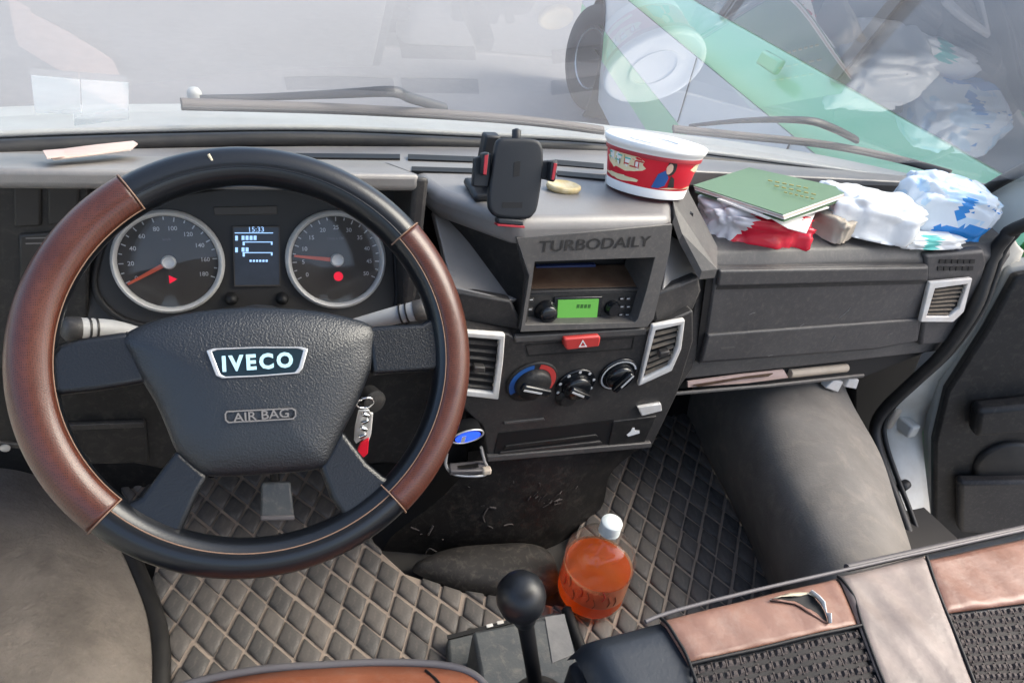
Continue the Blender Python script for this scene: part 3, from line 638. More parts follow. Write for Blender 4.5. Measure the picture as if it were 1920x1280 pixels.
# ------------------------------------------------------------------ glove box, vents
gb = thing('glove_box', 'wide grey glove box lid on the passenger side', 'glove box', (1.0, .22, .58))
GPf = lift(GP, .004)
prism('lid', pxs([(1342, 505), (1742, 498), (1740, 540), (1722, 640), (1640, 656), (1312, 682), (1322, 640), (1334, 560)], GPf), V(0, .02, 0), M['glove'], gb, bevel=.004)
prism('handle_ridge', pxs([(1350, 508), (1742, 501), (1741, 526), (1345, 538)], lift(GP, .011)), V(0, .01, 0), M['glove'], gb, bevel=.004, seg=3)
prism('handle_groove', pxs([(1345, 537), (1741, 526), (1740, 532), (1343, 543)], lift(GP, .0046)), V(0, .002, 0), M['dark'], gb, bevel=0)
prism('lower_ledge', pxs([(1328, 628), (1725, 598), (1722, 604), (1722, 640), (1640, 655), (1314, 680)], lift(GP, .010)), V(0, .012, 0), M['glove'], gb, bevel=.004, seg=3)
prism('lid_gap', pxs([(1325, 515), (1342, 505), (1312, 682), (1304, 676)], lift(GP, .0012)), V(0, .002, 0), M['black'], gb, bevel=0)
prism('lid_emblem', pxs([(1352, 652), (1378, 650), (1378, 653), (1352, 655)], lift(GP, .0105)), V(0, .0006, 0), M['dash'], gb, bevel=0)

rs_ = random.Random(5)
for u, v in [(1582, 590), (1574, 596), (1590, 583), (1652, 587), (1500, 612), (1440, 668), (1560, 640), (1610, 632), (1665, 628), (1405, 590), (1700, 575)]:
    a = px(u, v, lift(GP, .0042 if v < 600 else .0102)); b = px(u + rs_.uniform(4, 12), v - rs_.uniform(2, 12), lift(GP, .0042 if v < 600 else .0102))
    tube('scratch', [a, a.lerp(b, .5) + V(0, 0, .001), b], rs_.uniform(.0004, .0009), M['scratch'], gb, res=4)

def vent(label, o, i, pl, nsl, mslat, mframe, base, tab=True, hole=None):
    t = thing('air_vent', label, 'air vent', base); n = nrm(pl)
    O = pxs(o, lift(pl, .010)); I = pxs(i, lift(pl, .010))
    ringprism('frame', O, I, -n * .009, M[mframe], t, bevel=.0025)
    prism('cavity', pxs(i, lift(pl, .0015)), -n * .002, M['black'], t, bevel=0)
    L0, R0, R1, L1 = [px(*q, lift(pl, .006)) for q in (hole or i)]
    for k in range(nsl):
        f = (k + .7) / (nsl + .4)
        a = L0.lerp(L1, f); b = R0.lerp(R1, f); up = (L0 - L1).normalized()
        a = a.lerp(b, .02); b = b.lerp(a, .02); w_ = (L0 - L1).length / nsl
        prism('slat', [a, b, b + up * w_ * .28 - n * .010, a + up * w_ * .28 - n * .010], -up * .0015, M[mslat], t, bevel=0)
    if tab:
        c = (L0 + R0 + L1 + R1) / 4; box('slider_tab', c + n * .003, (.018, .012, .012), M['panel'], t, bevel=.002, ex=(R0 - L0), ey=(L0 - L1))
    return t
vent('pale framed air vent between the steering wheel and the climate knobs', [(862, 622), (948, 628), (944, 680), (935, 750), (862, 742)], [(862, 632), (936, 638), (933, 678), (925, 738), (862, 731)], SLo, 7, 'panel', 'ventgrey', (.33, .19, .5), hole=[(862, 632), (936, 638), (925, 738), (862, 731)])
vent('dusty tapering air vent right of the red hazard button', [(1224, 612), (1285, 600), (1278, 655), (1260, 696), (1197, 725)], [(1230, 620), (1276, 610), (1270, 652), (1255, 686), (1206, 712)], SLo, 7, 'dustslat', 'ventgrey', (.65, .19, .5), hole=[(1230, 620), (1276, 610), (1255, 688), (1207, 710)])
vent('small grimy air vent at the right end of the dashboard', [(1744, 530), (1824, 522), (1808, 585), (1788, 604), (1726, 604)], [(1754, 541), (1814, 533), (1799, 578), (1780, 594), (1738, 594)], PY(.213), 7, 'dustslat', 'ventgrey', (1.33, .21, .56), tab=False, hole=[(1754, 541), (1814, 533), (1780, 594), (1738, 594)])

# ------------------------------------------------------------------ radio and climate controls
ra = thing('car_radio', 'black car radio with a lit green display in the centre stack', 'radio', (.48, .2, .65))
RP = (V(0, .192, .65), V(0, -1, .1).normalized()); nR = nrm(RP)
prism('faceplate', pxs([(986, 550), (1199, 545), (1190, 606), (984, 610)], RP), V(0, .12, 0), M['dark'], ra, bevel=.002)
prism('top_edge', pxs([(988, 546), (1200, 541), (1199, 546), (987, 551)], lift(RP, .001)), V(0, .03, 0), M['panel'], ra, bevel=.001)
prism('display_surround', pxs([(1040, 558), (1130, 556), (1126, 606), (1038, 608)], lift(RP, .003)), V(0, .004, 0), M['gloss'], ra, bevel=.001)
prism('display', pxs([(1047, 563), (1123, 561), (1119, 599), (1045, 601)], lift(RP, .0045)), V(0, .002, 0), M['radiolcd'], ra, bevel=0)
e1, e2, _ = frame_of(nR)
for k in range(4): box('display_segment', px(1084 + 7 * k, 574, lift(RP, .0048)), (.0045, .006, .0004), M['lcddark'], ra, bevel=0, ex=e1, ey=e2)
for k in range(7): box('faceplate_lettering', px(1066 + 6.3 * k, 604 - .2 * k, lift(RP, .0035)), (.0042, .0032, .0004), M['lettering'], ra, bevel=0, ex=e1, ey=e2)
kb = lathe('volume_knob', [(.0175, 0), (.0175, .004), (.0145, .006), (.0135, .016), (.011, .018), (.001, .018)], px(1022, 582, RP), nR, M['gloss'], ra, res=28)
kb = lathe('tuning_knob', [(.0125, 0), (.0125, .004), (.0105, .006), (.0095, .012), (.001, .012)], px(1146, 576, RP), nR, M['gloss'], ra, res=24)
for u, v in [(996, 562), (994, 580), (992, 598), (1166, 560), (1178, 560), (1166, 575), (1178, 575), (1164, 590), (1176, 590), (1140, 598), (1158, 598)]:
    b_ = box('button', px(u, v, lift(RP, .001)), (.008, .006, .004), M['panel'], ra, bevel=.001, ex=e1, ey=e2)
    box('button_mark', px(u, v, lift(RP, .0032)), (.005, .0012, .0005), M['lettering'], b_, bevel=0, ex=e1, ey=e2)
cub = thing('wooden_tray', 'brown board lying on top of the car radio', 'board', (.47, .22, .71))
prism('board', [px(990, 546, PY(.2)), px(1196, 540, PY(.2)), px(1196, 540, PY(.2)) + V(0, .05, .012), px(990, 546, PY(.2)) + V(0, .05, .012)], V(0, 0, .003), M['wood'], cub, bevel=.001)
bc = tag(prism('folder', pxs([(1006, 500), (1118, 496), (1116, 514), (1003, 517)], PY(.245)), V(0, .008, 0), M['navy'], None, bevel=.001, base=(.46, .25, .73)), 'dark blue folder in the bay above the car radio', 'folder')

cl = thing('climate_controls', 'heater control set of three round knobs on the centre stack', 'climate controls', (.5, .19, .5))
e1, e2, n_ = frame_of(nSL)
for k, (u, v, rr, pa) in enumerate([(997, 714, .044, 160), (1078, 720, .036, 150), (1158, 700, .036, 60)]):
    c = px(u, v, lift(SLo, .001))
    kn = lathe('knob', [(rr * .98, 0), (rr * .98, .003), (rr * .9, .004), (rr * .68, .004), (rr * .66, .012), (rr * .6, .016), (rr * .01, .016)], c, nSL, M['gloss' if k else 'dark'], cl, res=40)
    if k == 0:
        arc_sector('cold_band', c, e1, e2, rr * .70, rr * .9, R(98), R(215), M['blue'], kn, h=.0045); arc_sector('hot_band', c, e1, e2, rr * .70, rr * .9, R(-35), R(82), M['red'], kn, h=.0045)
    elif k == 1:
        for j in range(7):
            a = R(200 - j * 36); d = e1 * math.cos(a) + e2 * math.sin(a)
            lathe('fan_mark', [(.0028, 0), (.0028, .0008), (.0005, .0008)], c + d * rr * .88 + nSL * .0042, nSL, M['lettering'], kn, res=8)
    else:
        arc_sector('scale_ring', c, e1, e2, rr * .82, rr * .9, R(20), R(330), M['lettering'], kn, h=.0045)
    a = R(pa); d = e1 * math.cos(a) + e2 * math.sin(a)
    g_ = box('grip', c + nSL * .02, (rr * 1.25, rr * .34, .012), M['gloss'], kn, bevel=.004, seg=3, ex=d, ey=nSL.cross(d))
    box('pointer', c + nSL * .0266 + d * rr * .2, (rr * .8, .0035, .0006), M['lettering'], kn, bevel=0, ex=d, ey=nSL.cross(d))
lathe('recirculation_dial', [(.02, 0), (.02, .004), (.014, .006), (.014, .011), (.001, .012)], px(1062, 742, lift(SLo, .001)), nSL, M['dark'], cl, res=24)
e1, e2, n_ = frame_of(nSU)
text('embossed_lettering', 'TURBODAILY', px(1118, 457, lift(SU, .0004)), px(1215, 452, SU) - px(1020, 462, SU), e2, .0165, M['dark'], dash, depth=.0008, bold=.01, width=.178)

# ------------------------------------------------------------------ instrument cluster
ic = thing('instrument_cluster', 'instrument cluster with two pale ringed dials behind the steering wheel', 'instrument cluster', (0, .27, .62))
CL = (V(0, .275, .72), V(0, -.93, .36).normalized()); nC = nrm(CL); c1, c2, _ = frame_of(nC)
prism('face_panel', pxs([(165, 338), (800, 338), (768, 560), (745, 640), (120, 660), (150, 560)], CL), -nC * .02, M['clusterface'], ic, bevel=0)
archp = pxs([(185, 560), (188, 470), (225, 415), (300, 372), (400, 352), (480, 349), (580, 356), (680, 385), (730, 430), (742, 500), (735, 590), (640, 610), (300, 615)], lift(CL, .004))
tube('face_rim', crspline(archp, 5, closed=True), .0045, M['black'], ic, closed=True, res=6)
prism('face_inset', crspline(pxs([(185, 560), (188, 470), (225, 415), (300, 372), (400, 352), (480, 349), (580, 356), (680, 385), (730, 430), (742, 500), (735, 590), (640, 610), (300, 615)], lift(CL, .0025)), 4, closed=True), -nC * .002, M['clusterface'], ic, bevel=0)
prism('warning_strip', pxs([(400, 388), (520, 386), (520, 402), (402, 404)], lift(CL, .0045)), -nC * .002, M['dial'], ic, bevel=.001)
def dial(u, v, ur, labels, a0, st, na, unit, lampn):
    c = px(u, v, lift(CL, .004)); r = ((px(u + ur, v, lift(CL, .004)) - c).length)
    d_ = lathe('dial', [(r * .99, -.002), (r * .99, .001), (.0005, .001)], c, nC, M['dial'], ic, res=48)
    lathe('dial_ring', [(r * .885, .0012), (r * .9, .006), (r * .95, .009), (r, .006), (r * 1.01, -.001)], c, nC, M['ringgrey'], d_, res=56, ring=True)
    f = lambda a: c1 * math.cos(a) + c2 * math.sin(a)
    n = len(labels)
    for k, s in enumerate(labels):
        a = R(a0 - st * k)
        if s: text('numeral', s, c + f(a) * r * .66 + nC * .0014, c1, c2, r * .085, M['lettering'], d_, bold=.012)
    for k in range((n - 1) * 2 + 1):
        a = R(a0 - st * k / 2); d = f(a); L_ = .085 if k % 2 == 0 else .06
        box('tick', c + d * r * (.87 - L_ / 2) + nC * .0014, (r * L_, .0014, .0005), M['lettering'], d_, bevel=0, ex=d, ey=nC.cross(d))
    text('unit', unit, c + c2 * r * .44 + nC * .0014, c1, c2, r * .05, M['faintletter'], d_)
    d = f(R(na)); q = nC.cross(d)
    mesh('needle', [c + d * r * .1 + q * .0028 + nC * .006, c + d * r * .1 - q * .0028 + nC * .006, c + d * r * .84 - q * .0014 + nC * .006, c + d * r * .84 + q * .0014 + nC * .006], [[0, 1, 2, 3]], M['needle'], d_, solid=.001)
    lathe('needle_hub', [(r * .13, .001), (r * .135, .007), (r * .11, .009), (r * .08, .007), (.0005, .0075)], c, nC, M['ringgrey'], d_, res=24)
    lathe('warning_lamp', [(r * .095, 0), (r * .095, .0014), (.0005, .0014)], c - c2 * r * .34 + c1 * r * .02, nC, M['redlamp'], d_, res=lampn)
    lathe('dial_glass', [(r * .88, .0085), (.0005, .0095)], c, nC, M['lens'], d_, res=40)
dial(317, 491, 104, ['0', '20', '40', '60', '80', '100', '120', '140', '160', '180'], 206, 25.4, 208, 'km/h', 3)
dial(631, 487, 91, ['0', '5', '10', '15', '20', '25', '30', '35', '40', '45', '50'], 205, 23.2, 172.5, '1/min x 100', 20)
LC = lift(CL, .006)
sq = pxs([(436, 424), (524, 424), (526, 536), (439, 537)], LC)
scn = prism('trip_display', sq, -nC * .006, M['lcd'], ic, bevel=.0008)
ringprism('display_edge', sq, inset(sq, .955), nC * .0008, M['dial'], scn, bevel=0)
def lcd(u0, v0, u1, v1): prism('display_segment', pxs([(u0, v0), (u1, v0), (u1, v1), (u0, v1)], lift(LC, .0006)), -nC * .0004, M['lcd_ink'], scn, bevel=0)
text('clock_digits', '15:33', px(481, 430, LC), c1, c2, .0065, M['lcd_ink'], scn, depth=.0008)
for a in ((440, 436, 512, 437.6), (455, 453, 511, 454.6), (455, 473, 511, 474.6), (508, 454, 511, 459), (508, 474, 511, 479), (441, 442, 446, 451), (441, 464, 446, 473), (455, 474, 459, 481), (455, 454, 459, 460)): lcd(*a)
for k in range(4): lcd(453 + 7.5 * k, 442, 458.5 + 7.5 * k, 450)
for k in range(2): lcd(453 + 7.5 * k, 464, 458.5 + 7.5 * k, 472)
for k in range(6): lcd(468 + 6 * k, 487, 472 + 6 * k, 491)
for u, v in ((434, 559), (529, 559)): lathe('reset_knob', [(.0085, 0), (.0085, .004), (.006, .006), (.0055, .014), (.0005, .015)], px(u, v, lift(CL, .003)), nC, M['black'], ic, res=16)

# ------------------------------------------------------------------ steering wheel
WC = V(0, 0, .74); ct, st_ = math.cos(R(51)), math.sin(R(51))
w1, w2, w3 = V(1, 0, 0), V(0, ct, st_), V(0, -st_, ct)
WP = (WC, w3)
sw = thing('steering_wheel', 'four spoke steering wheel in black and brown leather', 'steering wheel', WC)
def torus(name, Rm, r, a0, a1, b0, b1, m, parent, na=120, nb=20, off=0, closed=False, cap=False, squash=1.0):
    vs_ = []; fs = []
    for i in range(na + (0 if closed else 1)):
        a = a0 + (a1 - a0) * i / na; d = w1 * math.cos(a) + w2 * math.sin(a)
        for j in range(nb + 1):
            b = b0 + (b1 - b0) * j / nb; vs_.append(WC + d * (Rm + r * math.cos(b)) + w3 * (r * math.sin(b) * squash + off))
    for i in range(na):
        i2 = (i + 1) % na if closed else i + 1
        for j in range(nb): fs.append([i * (nb + 1) + j, i * (nb + 1) + j + 1, i2 * (nb + 1) + j + 1, i2 * (nb + 1) + j])
    return mesh(name, vs_, fs, m, parent, smooth=True)
def wang(u, v):
    p = px(u, v, WP) - WC; return math.atan2(p.dot(w2), p.dot(w1))
RM, RT = .1945, .0195
rim = torus('rim', RM, RT, 0, 2 * math.pi, 0, 2 * math.pi, M['leather_black'], sw, na=160, closed=True)
aLt, aLb = wang(228, 340), wang(180, 985) % (2 * math.pi); aRt, aRb = wang(775, 425), wang(762, 962)
for nm, a0, a1, b0, b1 in (('leather_cover', aLt, aLb, R(-110), R(150)), ('leather_cover', aRb, aRt, R(-110), R(118))):
    lc = torus(nm, RM, RT + .0018, a0, a1, b0, b1, M['brown'], rim, na=70, nb=20)
    lc.modifiers.new('s', 'SOLIDIFY').thickness = .0016
    for b in (b0, b1):
        P = []
        for i in range(71):
            a = a0 + (a1 - a0) * i / 70; d = w1 * math.cos(a) + w2 * math.sin(a); P.append(WC + d * (RM + (RT + .002) * math.cos(b)) + w3 * (RT + .002) * math.sin(b))
        tube('edge_stitching', P, .0006, M['stitch'], rim, res=5)
    for a in (a0, a1):
        d = w1 * math.cos(a) + w2 * math.sin(a)
        tube('cover_seam', [WC + d * (RM + (RT + .0025) * math.cos(R(t))) + w3 * (RT + .0025) * math.sin(R(t)) for t in range(-90, 151, 15)], .0008, M['stitch'], rim, res=5)
for b, a0, a1 in ((108, 15, 170), (112, 200, 340)):
    tube('rim_seam', [WC + (w1 * math.cos(R(a0 + (a1 - a0) * i / 60)) + w2 * math.sin(R(a0 + (a1 - a0) * i / 60))) * (RM + (RT + .0002) * math.cos(R(b))) + w3 * (RT + .0002) * math.sin(R(b)) for i in range(61)], .0007, M['stitch'] if b > 110 else M['gloss'], rim, res=5)
p_ = px(398, 302, lift(WP, .018)); tube('rim_tear', [p_ + V(.004, 0, -.004), p_, p_ + V(-.003, .002, .006)], .0015, M['foam'], rim, res=5)
SPL = lift(WP, .007)
for L in ([(88, 668), (108, 645), (150, 634), (238, 621), (262, 640), (275, 716), (180, 732), (92, 742)],
          [(688, 612), (790, 606), (828, 588), (842, 640), (838, 692), (700, 702)],
          [(332, 842), (392, 892), (372, 925), (335, 1008), (268, 985), (222, 950), (262, 935)],
          [(642, 806), (690, 868), (720, 893), (752, 905), (720, 950), (655, 985), (622, 935), (600, 875)]):
    prism('spoke', pxs(L, SPL), -w3 * .022, M['spoke'], sw, bevel=.005, seg=3)
hubo = [(230, 634), (262, 612), (310, 596), (380, 583), (470, 577), (560, 580), (630, 590), (697, 612), (700, 650), (694, 692), (668, 758), (641, 812), (624, 850), (608, 874), (560, 884), (470, 890), (405, 893), (372, 884), (333, 848), (312, 800), (292, 755), (262, 705), (244, 668)]
hub = pillow('airbag_cover', crspline(pxs(hubo, WP), 3, closed=True), w3, [(.985, -.035), (1.0, -.02), (1.0, .002), (.99, .0055), (.965, .0085), (.9, .0125), (.74, .018), (.5, .022), (.25, .024)], M['hub'], sw)
prism('hub_back', pxs([(300, 640), (680, 630), (620, 850), (360, 860)], lift(WP, -.03)), -w3 * .03, M['dark'], sw, bevel=.01)
BP = lift(WP, .0262)
bo = pxs([(387, 657), (400, 653), (480, 650), (565, 650), (578, 654), (568, 690), (560, 700), (484, 706), (416, 709), (405, 704)], BP)
ringprism('badge_frame', bo, inset(bo, .9), -w3 * .005, M['silver'], sw, bevel=.0008)
bd = prism('badge', inset(pxs([(387, 657), (400, 653), (480, 650), (565, 650), (578, 654), (568, 690), (560, 700), (484, 706), (416, 709), (405, 704)], lift(WP, .0255)), .9), -w3 * .003, M['badge'], sw, bevel=0)
we = (px(548, 674, BP) - px(420, 682, BP)).normalized(); wu = w3.cross(we)
text('badge_lettering', 'IVECO', px(484, 678, lift(WP, .0257)), we, wu, .0155, M['badge_letter'], bd, depth=.001, bold=.042, width=.064, space=1.3)
ab = pxs([(421, 776), (425, 770), (548, 764), (555, 768), (556, 780), (550, 786), (428, 793), (422, 788)], lift(WP, .0258))
ringprism('airbag_outline', ab, inset_d(ab, .0013), -w3 * .002, M['faintletter'], sw, bevel=0)
text('airbag_lettering', 'AIR BAG', px(490, 778, lift(WP, .0258)), we, wu, .0085, M['faintletter'], sw, depth=.0006, bold=.01, width=.05)
for L in ([(238, 622), (250, 660), (268, 716)], [(697, 612), (697, 655), (693, 694)]): tube('cover_seam', crspline(pxs(L, lift(WP, .0055)), 5), .0009, M['black'], sw, res=5)
clm = lathe('column_shroud', [(.05, .02), (.062, .06), (.07, .16), (.075, .26)], WC, -w3, M['dark'], sw, res=24)
# stalks
def stalk(label, P, rs):
    t = thing('column_stalk', label, 'stalk', P[0])
    tube('lever', crspline(P, 4), [rs[0] + (rs[1] - rs[0]) * i / (4 * (len(P) - 1)) for i in range(4 * (len(P) - 1) + 1)], M['stalkgrey'], t, res=14)
    d = (P[0] - P[1]).normalized(); tube('end_cap', [P[0] + d * .0005, P[0] + d * .012, P[0] + d * .016], [rs[0] * 1.08, rs[0] * 1.05, rs[0] * .7], M['panel'], t, res=14)
    for f in (.28, .5): q = P[0].lerp(P[1], f); tube('grip_ring', [q, q + d * .002], rs[0] * 1.04, M['dark'], t, res=14)
    return t
stalk('grey lever stalk left of the steering column', [px(150, 617, PY(.11)), px(210, 618, PY(.12)), px(265, 630, PY(.13))], (.0125, .009))
stalk('grey lever stalk right of the steering column', [px(778, 583, PY(.11)), px(725, 595, PY(.12)), px(660, 612, PY(.13))], (.0125, .009))
# keys
ks = thing('bunch_of_keys', 'keys with red tag hanging from the ignition lock', 'keys', px(684, 750, PY(.13)))
KY = PY(.10)
kc = px(685, 755, KY); e1 = V(1, 0, 0); e2 = V(0, -.3, .95)
tube('key_ring', [kc + e1 * .0115 * math.cos(a) + e2 * .0115 * math.sin(a) for a in [i * math.pi / 12 for i in range(24)]], .0014, M['chrome'], ks, closed=True, res=6)
prism('key', pxs([(672, 770), (692, 768), (698, 780), (694, 800), (682, 822), (668, 832), (664, 826), (666, 800)], KY), V(0, .003, 0), M['silver'], ks, bevel=.001)
for k in range(4): box('key_link', px(686 - 2 * k, 777 + 13 * k, PY(.094)), (.011, .006, .006), M['chrome'], ks, bevel=.002, ex=V(1, 0, .6 if k % 2 else -.6))
prism('key', pxs([(684, 772), (700, 775), (696, 815), (688, 838), (680, 830)], PY(.105)), V(0, .003, 0), M['ringgrey'], ks, bevel=.001)
prism('red_tag', pxs([(676, 832), (692, 822), (690, 850), (682, 858), (668, 850)], PY(.098)), V(0, .004, 0), M['redbright'], ks, bevel=.001)
lathe('lock_barrel', [(.016, 0), (.016, .02), (.006, .022)], px(690, 742, PY(.14)), V(.3, -1, .2), M['dark'], ks, res=20)
# lit blue gadget and its wire bracket
bg = thing('socket_charger', 'small oval gadget with a blue lit face beside the steering wheel rim', 'charger', px(876, 818, PY(.2)))
oc = px(877, 818, PY(.175)); e1 = (px(903, 812, PY(.175)) - oc).normalized(); e2 = V(0, -.25, 1); e2 = (e2 - e1 * e2.dot(e1)).normalized()
ov = [oc + e1 * .026 * math.cos(a) + e2 * .0165 * math.sin(a) for a in [i * math.pi / 14 for i in range(28)]]
prism('body', ov, V(0, .03, 0), M['black'], bg, bevel=.002); tube('rim', ov, .0016, M['silver'], bg, closed=True, res=6)
prism('lit_face', [p + V(0, -.0015, 0) for p in inset(ov, .8)], V(0, .001, 0), M['bluelit'], bg, bevel=0)
box('face_mark', oc + V(-.008, -.003, -.002), (.007, .012, .001), M['silver'], bg, bevel=0, ex=V(1, 0, .1), ey=V(.1, 0, 1))
wb = thing('ashtray_bracket', 'grey open ashtray drawer below the blue lit gadget', 'ashtray', px(880, 890, PY(.2)))
tube('wire_loop', crspline(pxs([(838, 850), (836, 872), (850, 888), (880, 892), (908, 890), (914, 878), (908, 862), (902, 838)], PY(.19)), 5), .0026, M['silver'], wb, res=6)
prism('tray', [px(842, 868, PY(.2)), px(908, 862, PY(.2)), px(912, 882, PY(.175)), px(845, 884, PY(.175))], V(0, .004, -.012), M['piping'], wb, bevel=.002)
prism('ash', [px(856, 872, PY(.195)), px(896, 868, PY(.195)), px(897, 876, PY(.18)), px(862, 878, PY(.18))], V(0, -.001, .001), M['soot'], wb, bevel=0)
box('clip', px(912, 882, PY(.178)), (.016, .012, .012), M['beige'], wb, bevel=.003)
# brake pedal
bpd = thing('brake_pedal', 'grey pedal pad glimpsed below the steering wheel hub', 'pedal', px(515, 950, PY(.3)))
prism('pad', pxs([(490, 905), (545, 903), (552, 968), (488, 970)], (V(0, .3, .3), V(0, -.8, .6))), V(0, .012, -.009), M['consolegrey'], bpd, bevel=.004)
prism('pad_edge', pxs([(488, 966), (552, 964), (553, 975), (488, 977)], (V(0, .296, .297), V(0, -.8, .6))), V(0, .012, -.009), M['piping'], bpd, bevel=.003)
tube('arm', [px(518, 935, PY(.32)), V(px(518, 930, PY(.32)).x, .4, .45), V(px(518, 930, PY(.32)).x, .44, .55)], .008, M['dark'], bpd)

# ------------------------------------------------------------------ things on the dashboard
STZ = .797
ph = thing('phone_holder', 'black phone holder with red trimmed clamps on the dashboard', 'phone holder', px(905, 366, PZ(STZ)))
PP = (V(.39, .185, .83), V(-.12, -.95, .3).normalized()); nP = nrm(PP)
pl_ = [(935, 262), (950, 259), (1000, 261), (1014, 270), (1018, 290), (1016, 330), (1008, 385), (1000, 402), (985, 411), (935, 408), (920, 398), (915, 380), (920, 330), (928, 275)]
back = pillow('back_plate', crspline(pxs(pl_, PP), 3, closed=True), nP, [(.98, -.010), (1, -.006), (1, 0), (.97, .0025), (.9, .003)], M['holder'], ph)
prism('centre_slot', pxs([(964, 304), (976, 302), (974, 330), (962, 332)], lift(PP, .0034)), -nP * .001, M['black'], back, bevel=0)
prism('maker_plate', pxs([(942, 379), (980, 379), (979, 390), (941, 390)], lift(PP, .0034)), -nP * .001, M['black'], back, bevel=0)
text('maker_lettering', '2001', px(961, 384.5, lift(PP, .0036)), px(980, 384, PP) - px(942, 384, PP), V(0, .3, .95), .004, M['faintletter'], back) if False else None
for q, s in (([(890, 296), (922, 288), (920, 330), (916, 352), (886, 350)], -1), ([(1016, 302), (1046, 300), (1042, 340), (1014, 336)], 1)):
    ca = prism('clamp_arm', pxs(q, lift(PP, -.004)), -nP * .012, M['holder'], ph, bevel=.002)
    r_ = [(906, 288), (918, 285), (913, 330), (903, 329)] if s < 0 else [(1034, 302), (1047, 304), (1040, 342), (1030, 340)]
    prism('clamp_pad', pxs(r_, lift(PP, .012)), -nP * .022, M['holder'], ca, bevel=.002)
    rr_ = [(909, 292), (916, 290), (912, 328), (906, 327)] if s < 0 else [(1039, 306), (1045, 307), (1039, 338), (1034, 337)]
    prism('red_strip', pxs(rr_, lift(PP, .0135)), -nP * .004, M['redstrip'], ca, bevel=.0005)
prism('foot_clamp', pxs([(934, 410), (982, 413), (982, 424), (934, 420)], lift(PP, .010)), -nP * .022, M['holder'], ph, bevel=.002)
prism('red_strip', pxs([(933, 420), (984, 424), (984, 428), (933, 424)], lift(PP, .0105)), -nP * .020, M['redstrip'], ph, bevel=.0005)
bb = px(905, 366, PZ(STZ))
tube('ball_arm', [bb + V(.01, 0, .01), bb + V(.02, -.03, .045), px(958, 330, lift(PP, -.012))], .009, M['holder'], ph, res=10)
prism('stand_post', [bb + V(-.012, 0, .0), bb + V(.02, 0, 0), bb + V(.016, 0, .085), bb + V(-.006, 0, .085)], V(0, .02, 0), M['holder'], ph, bevel=.003)
prism('stand_base', [bb + V(-.022, -.03, 0), bb + V(.05, -.02, 0), bb + V(.05, .04, 0), bb + V(-.018, .04, 0)], V(0, 0, .012), M['holder'], ph, bevel=.005)
lathe('knob', [(.006, 0), (.006, .012), (.001, .014)], px(968, 262, lift(PP, -.006)), V(0, .3, 1), M['holder'], ph, res=14)

bwl = thing('noodle_bowl', 'red and white paper instant noodle bowl with white lid', 'bowl', px(1209, 358, PZ(STZ)))
bc_ = px(1209, 356, PZ(STZ)); BT = V(.06, .14, 1).normalized(); bH, r0, r1 = .076, .062, .075
bdy = lathe('bowl_body', [(r0 - .004, 0), (r0, .002), (r1 - .001, bH - .008)], bc_, BT, M['redbright'], bwl, res=64)
lathe('bowl_foot', [(r0 + .0002, .0005), (r0 + .0025, .014), (r0 + .0022, .0145), (r0 - .001, .001)], bc_, BT, M['bowlwhite'], bwl, res=64)
lathe('bowl_rim', [(r1 - .003, bH - .016), (r1 + .0002, bH - .016), (r1 + .001, bH - .008), (r1 + .0035, bH - .007), (r1 + .0035, bH - .0025), (r1 - .002, bH - .002)], bc_, BT, M['bowlwhite'], bwl, res=64)
lathe('rim_line', [(r1 - .0002, bH - .0185), (r1 + .0008, bH - .0125), (r1 + .0004, bH - .0120), (r1 - .0005, bH - .0180)], bc_, BT, M['redstrip'], bwl, res=64)
lathe('lid', [(r1 + .0045, bH - .004), (r1 + .005, bH + .001), (r1 + .002, bH + .003), (r1 - .004, bH + .002), (r1 - .009, bH - .002), (r1 * .55, bH - .001), (r1 * .5, bH + .001), (r1 * .45, bH - .001), (.001, bH - .001)], bc_, BT, M['bowlwhite'], bwl, res=64)
lathe('lid_ring', [(r1 * .47, bH - .0005), (r1 * .47, bH + .0016), (r1 * .53, bH + .0016), (r1 * .53, bH - .0005)], bc_, BT, M['bowlwhite'], bwl, res=48, ring=True)
be1, be2, bn = frame_of(BT)
aim = (CAM - bc_); ab0 = math.atan2(aim.dot(be2), aim.dot(be1))
def bw(da, h, k=.0006):
    r_ = r0 + (r1 - r0) * h / bH + k; a = ab0 + da; return bc_ + BT * h + (be1 * math.cos(a) + be2 * math.sin(a)) * r_
def bpatch(name, pts, m, k):
    n = len(pts); c = (sum(p[0] for p in pts) / n, sum(p[1] for p in pts) / n)
    rings = [1, .75, .5, .25]; vs_ = [bw(c[0] + (p[0] - c[0]) * s, c[1] + (p[1] - c[1]) * s, k) for s in rings for p in pts] + [bw(*c, k)]
    fs = [[a * n + b, a * n + (b + 1) % n, (a + 1) * n + (b + 1) % n, (a + 1) * n + b] for a in range(3) for b in range(n)] + [[3 * n + b, 3 * n + (b + 1) % n, 4 * n] for b in range(n)]
    mesh(name, vs_, fs, m, bdy, smooth=True)
def blob(da, h, ra_, rh, n=18, j=.25, sd_=1):
    rg = random.Random(sd_); return [(da + ra_ * math.cos(2 * math.pi * i / n) * (1 + rg.uniform(-j, j)), h + rh * math.sin(2 * math.pi * i / n) * (1 + rg.uniform(-j, j))) for i in range(n)]
bpatch('printed_cloud', blob(-.62, .047, .52, .015, 26, .22, 3), M['cream'], .0005)
for k in range(4):
    da = -1.0 + k * .24
    text('printed_character', '#@&%'[k], bw(da, .048), V(1, 0, 0), V(0, 0, 1), .017, M['bowlwhite'], bdy, bold=.03, wrap=lambda a, b, da=da: bw(da + a / .075, .048 + b - .006 * (da + .6), .0011)) if False else bpatch('printed_stroke', blob(da, .048 - .008 * (da + .6), .085, .008, 9, .5, k + 11), M['bowlwhite'], .001)
rb_ = random.Random(31)
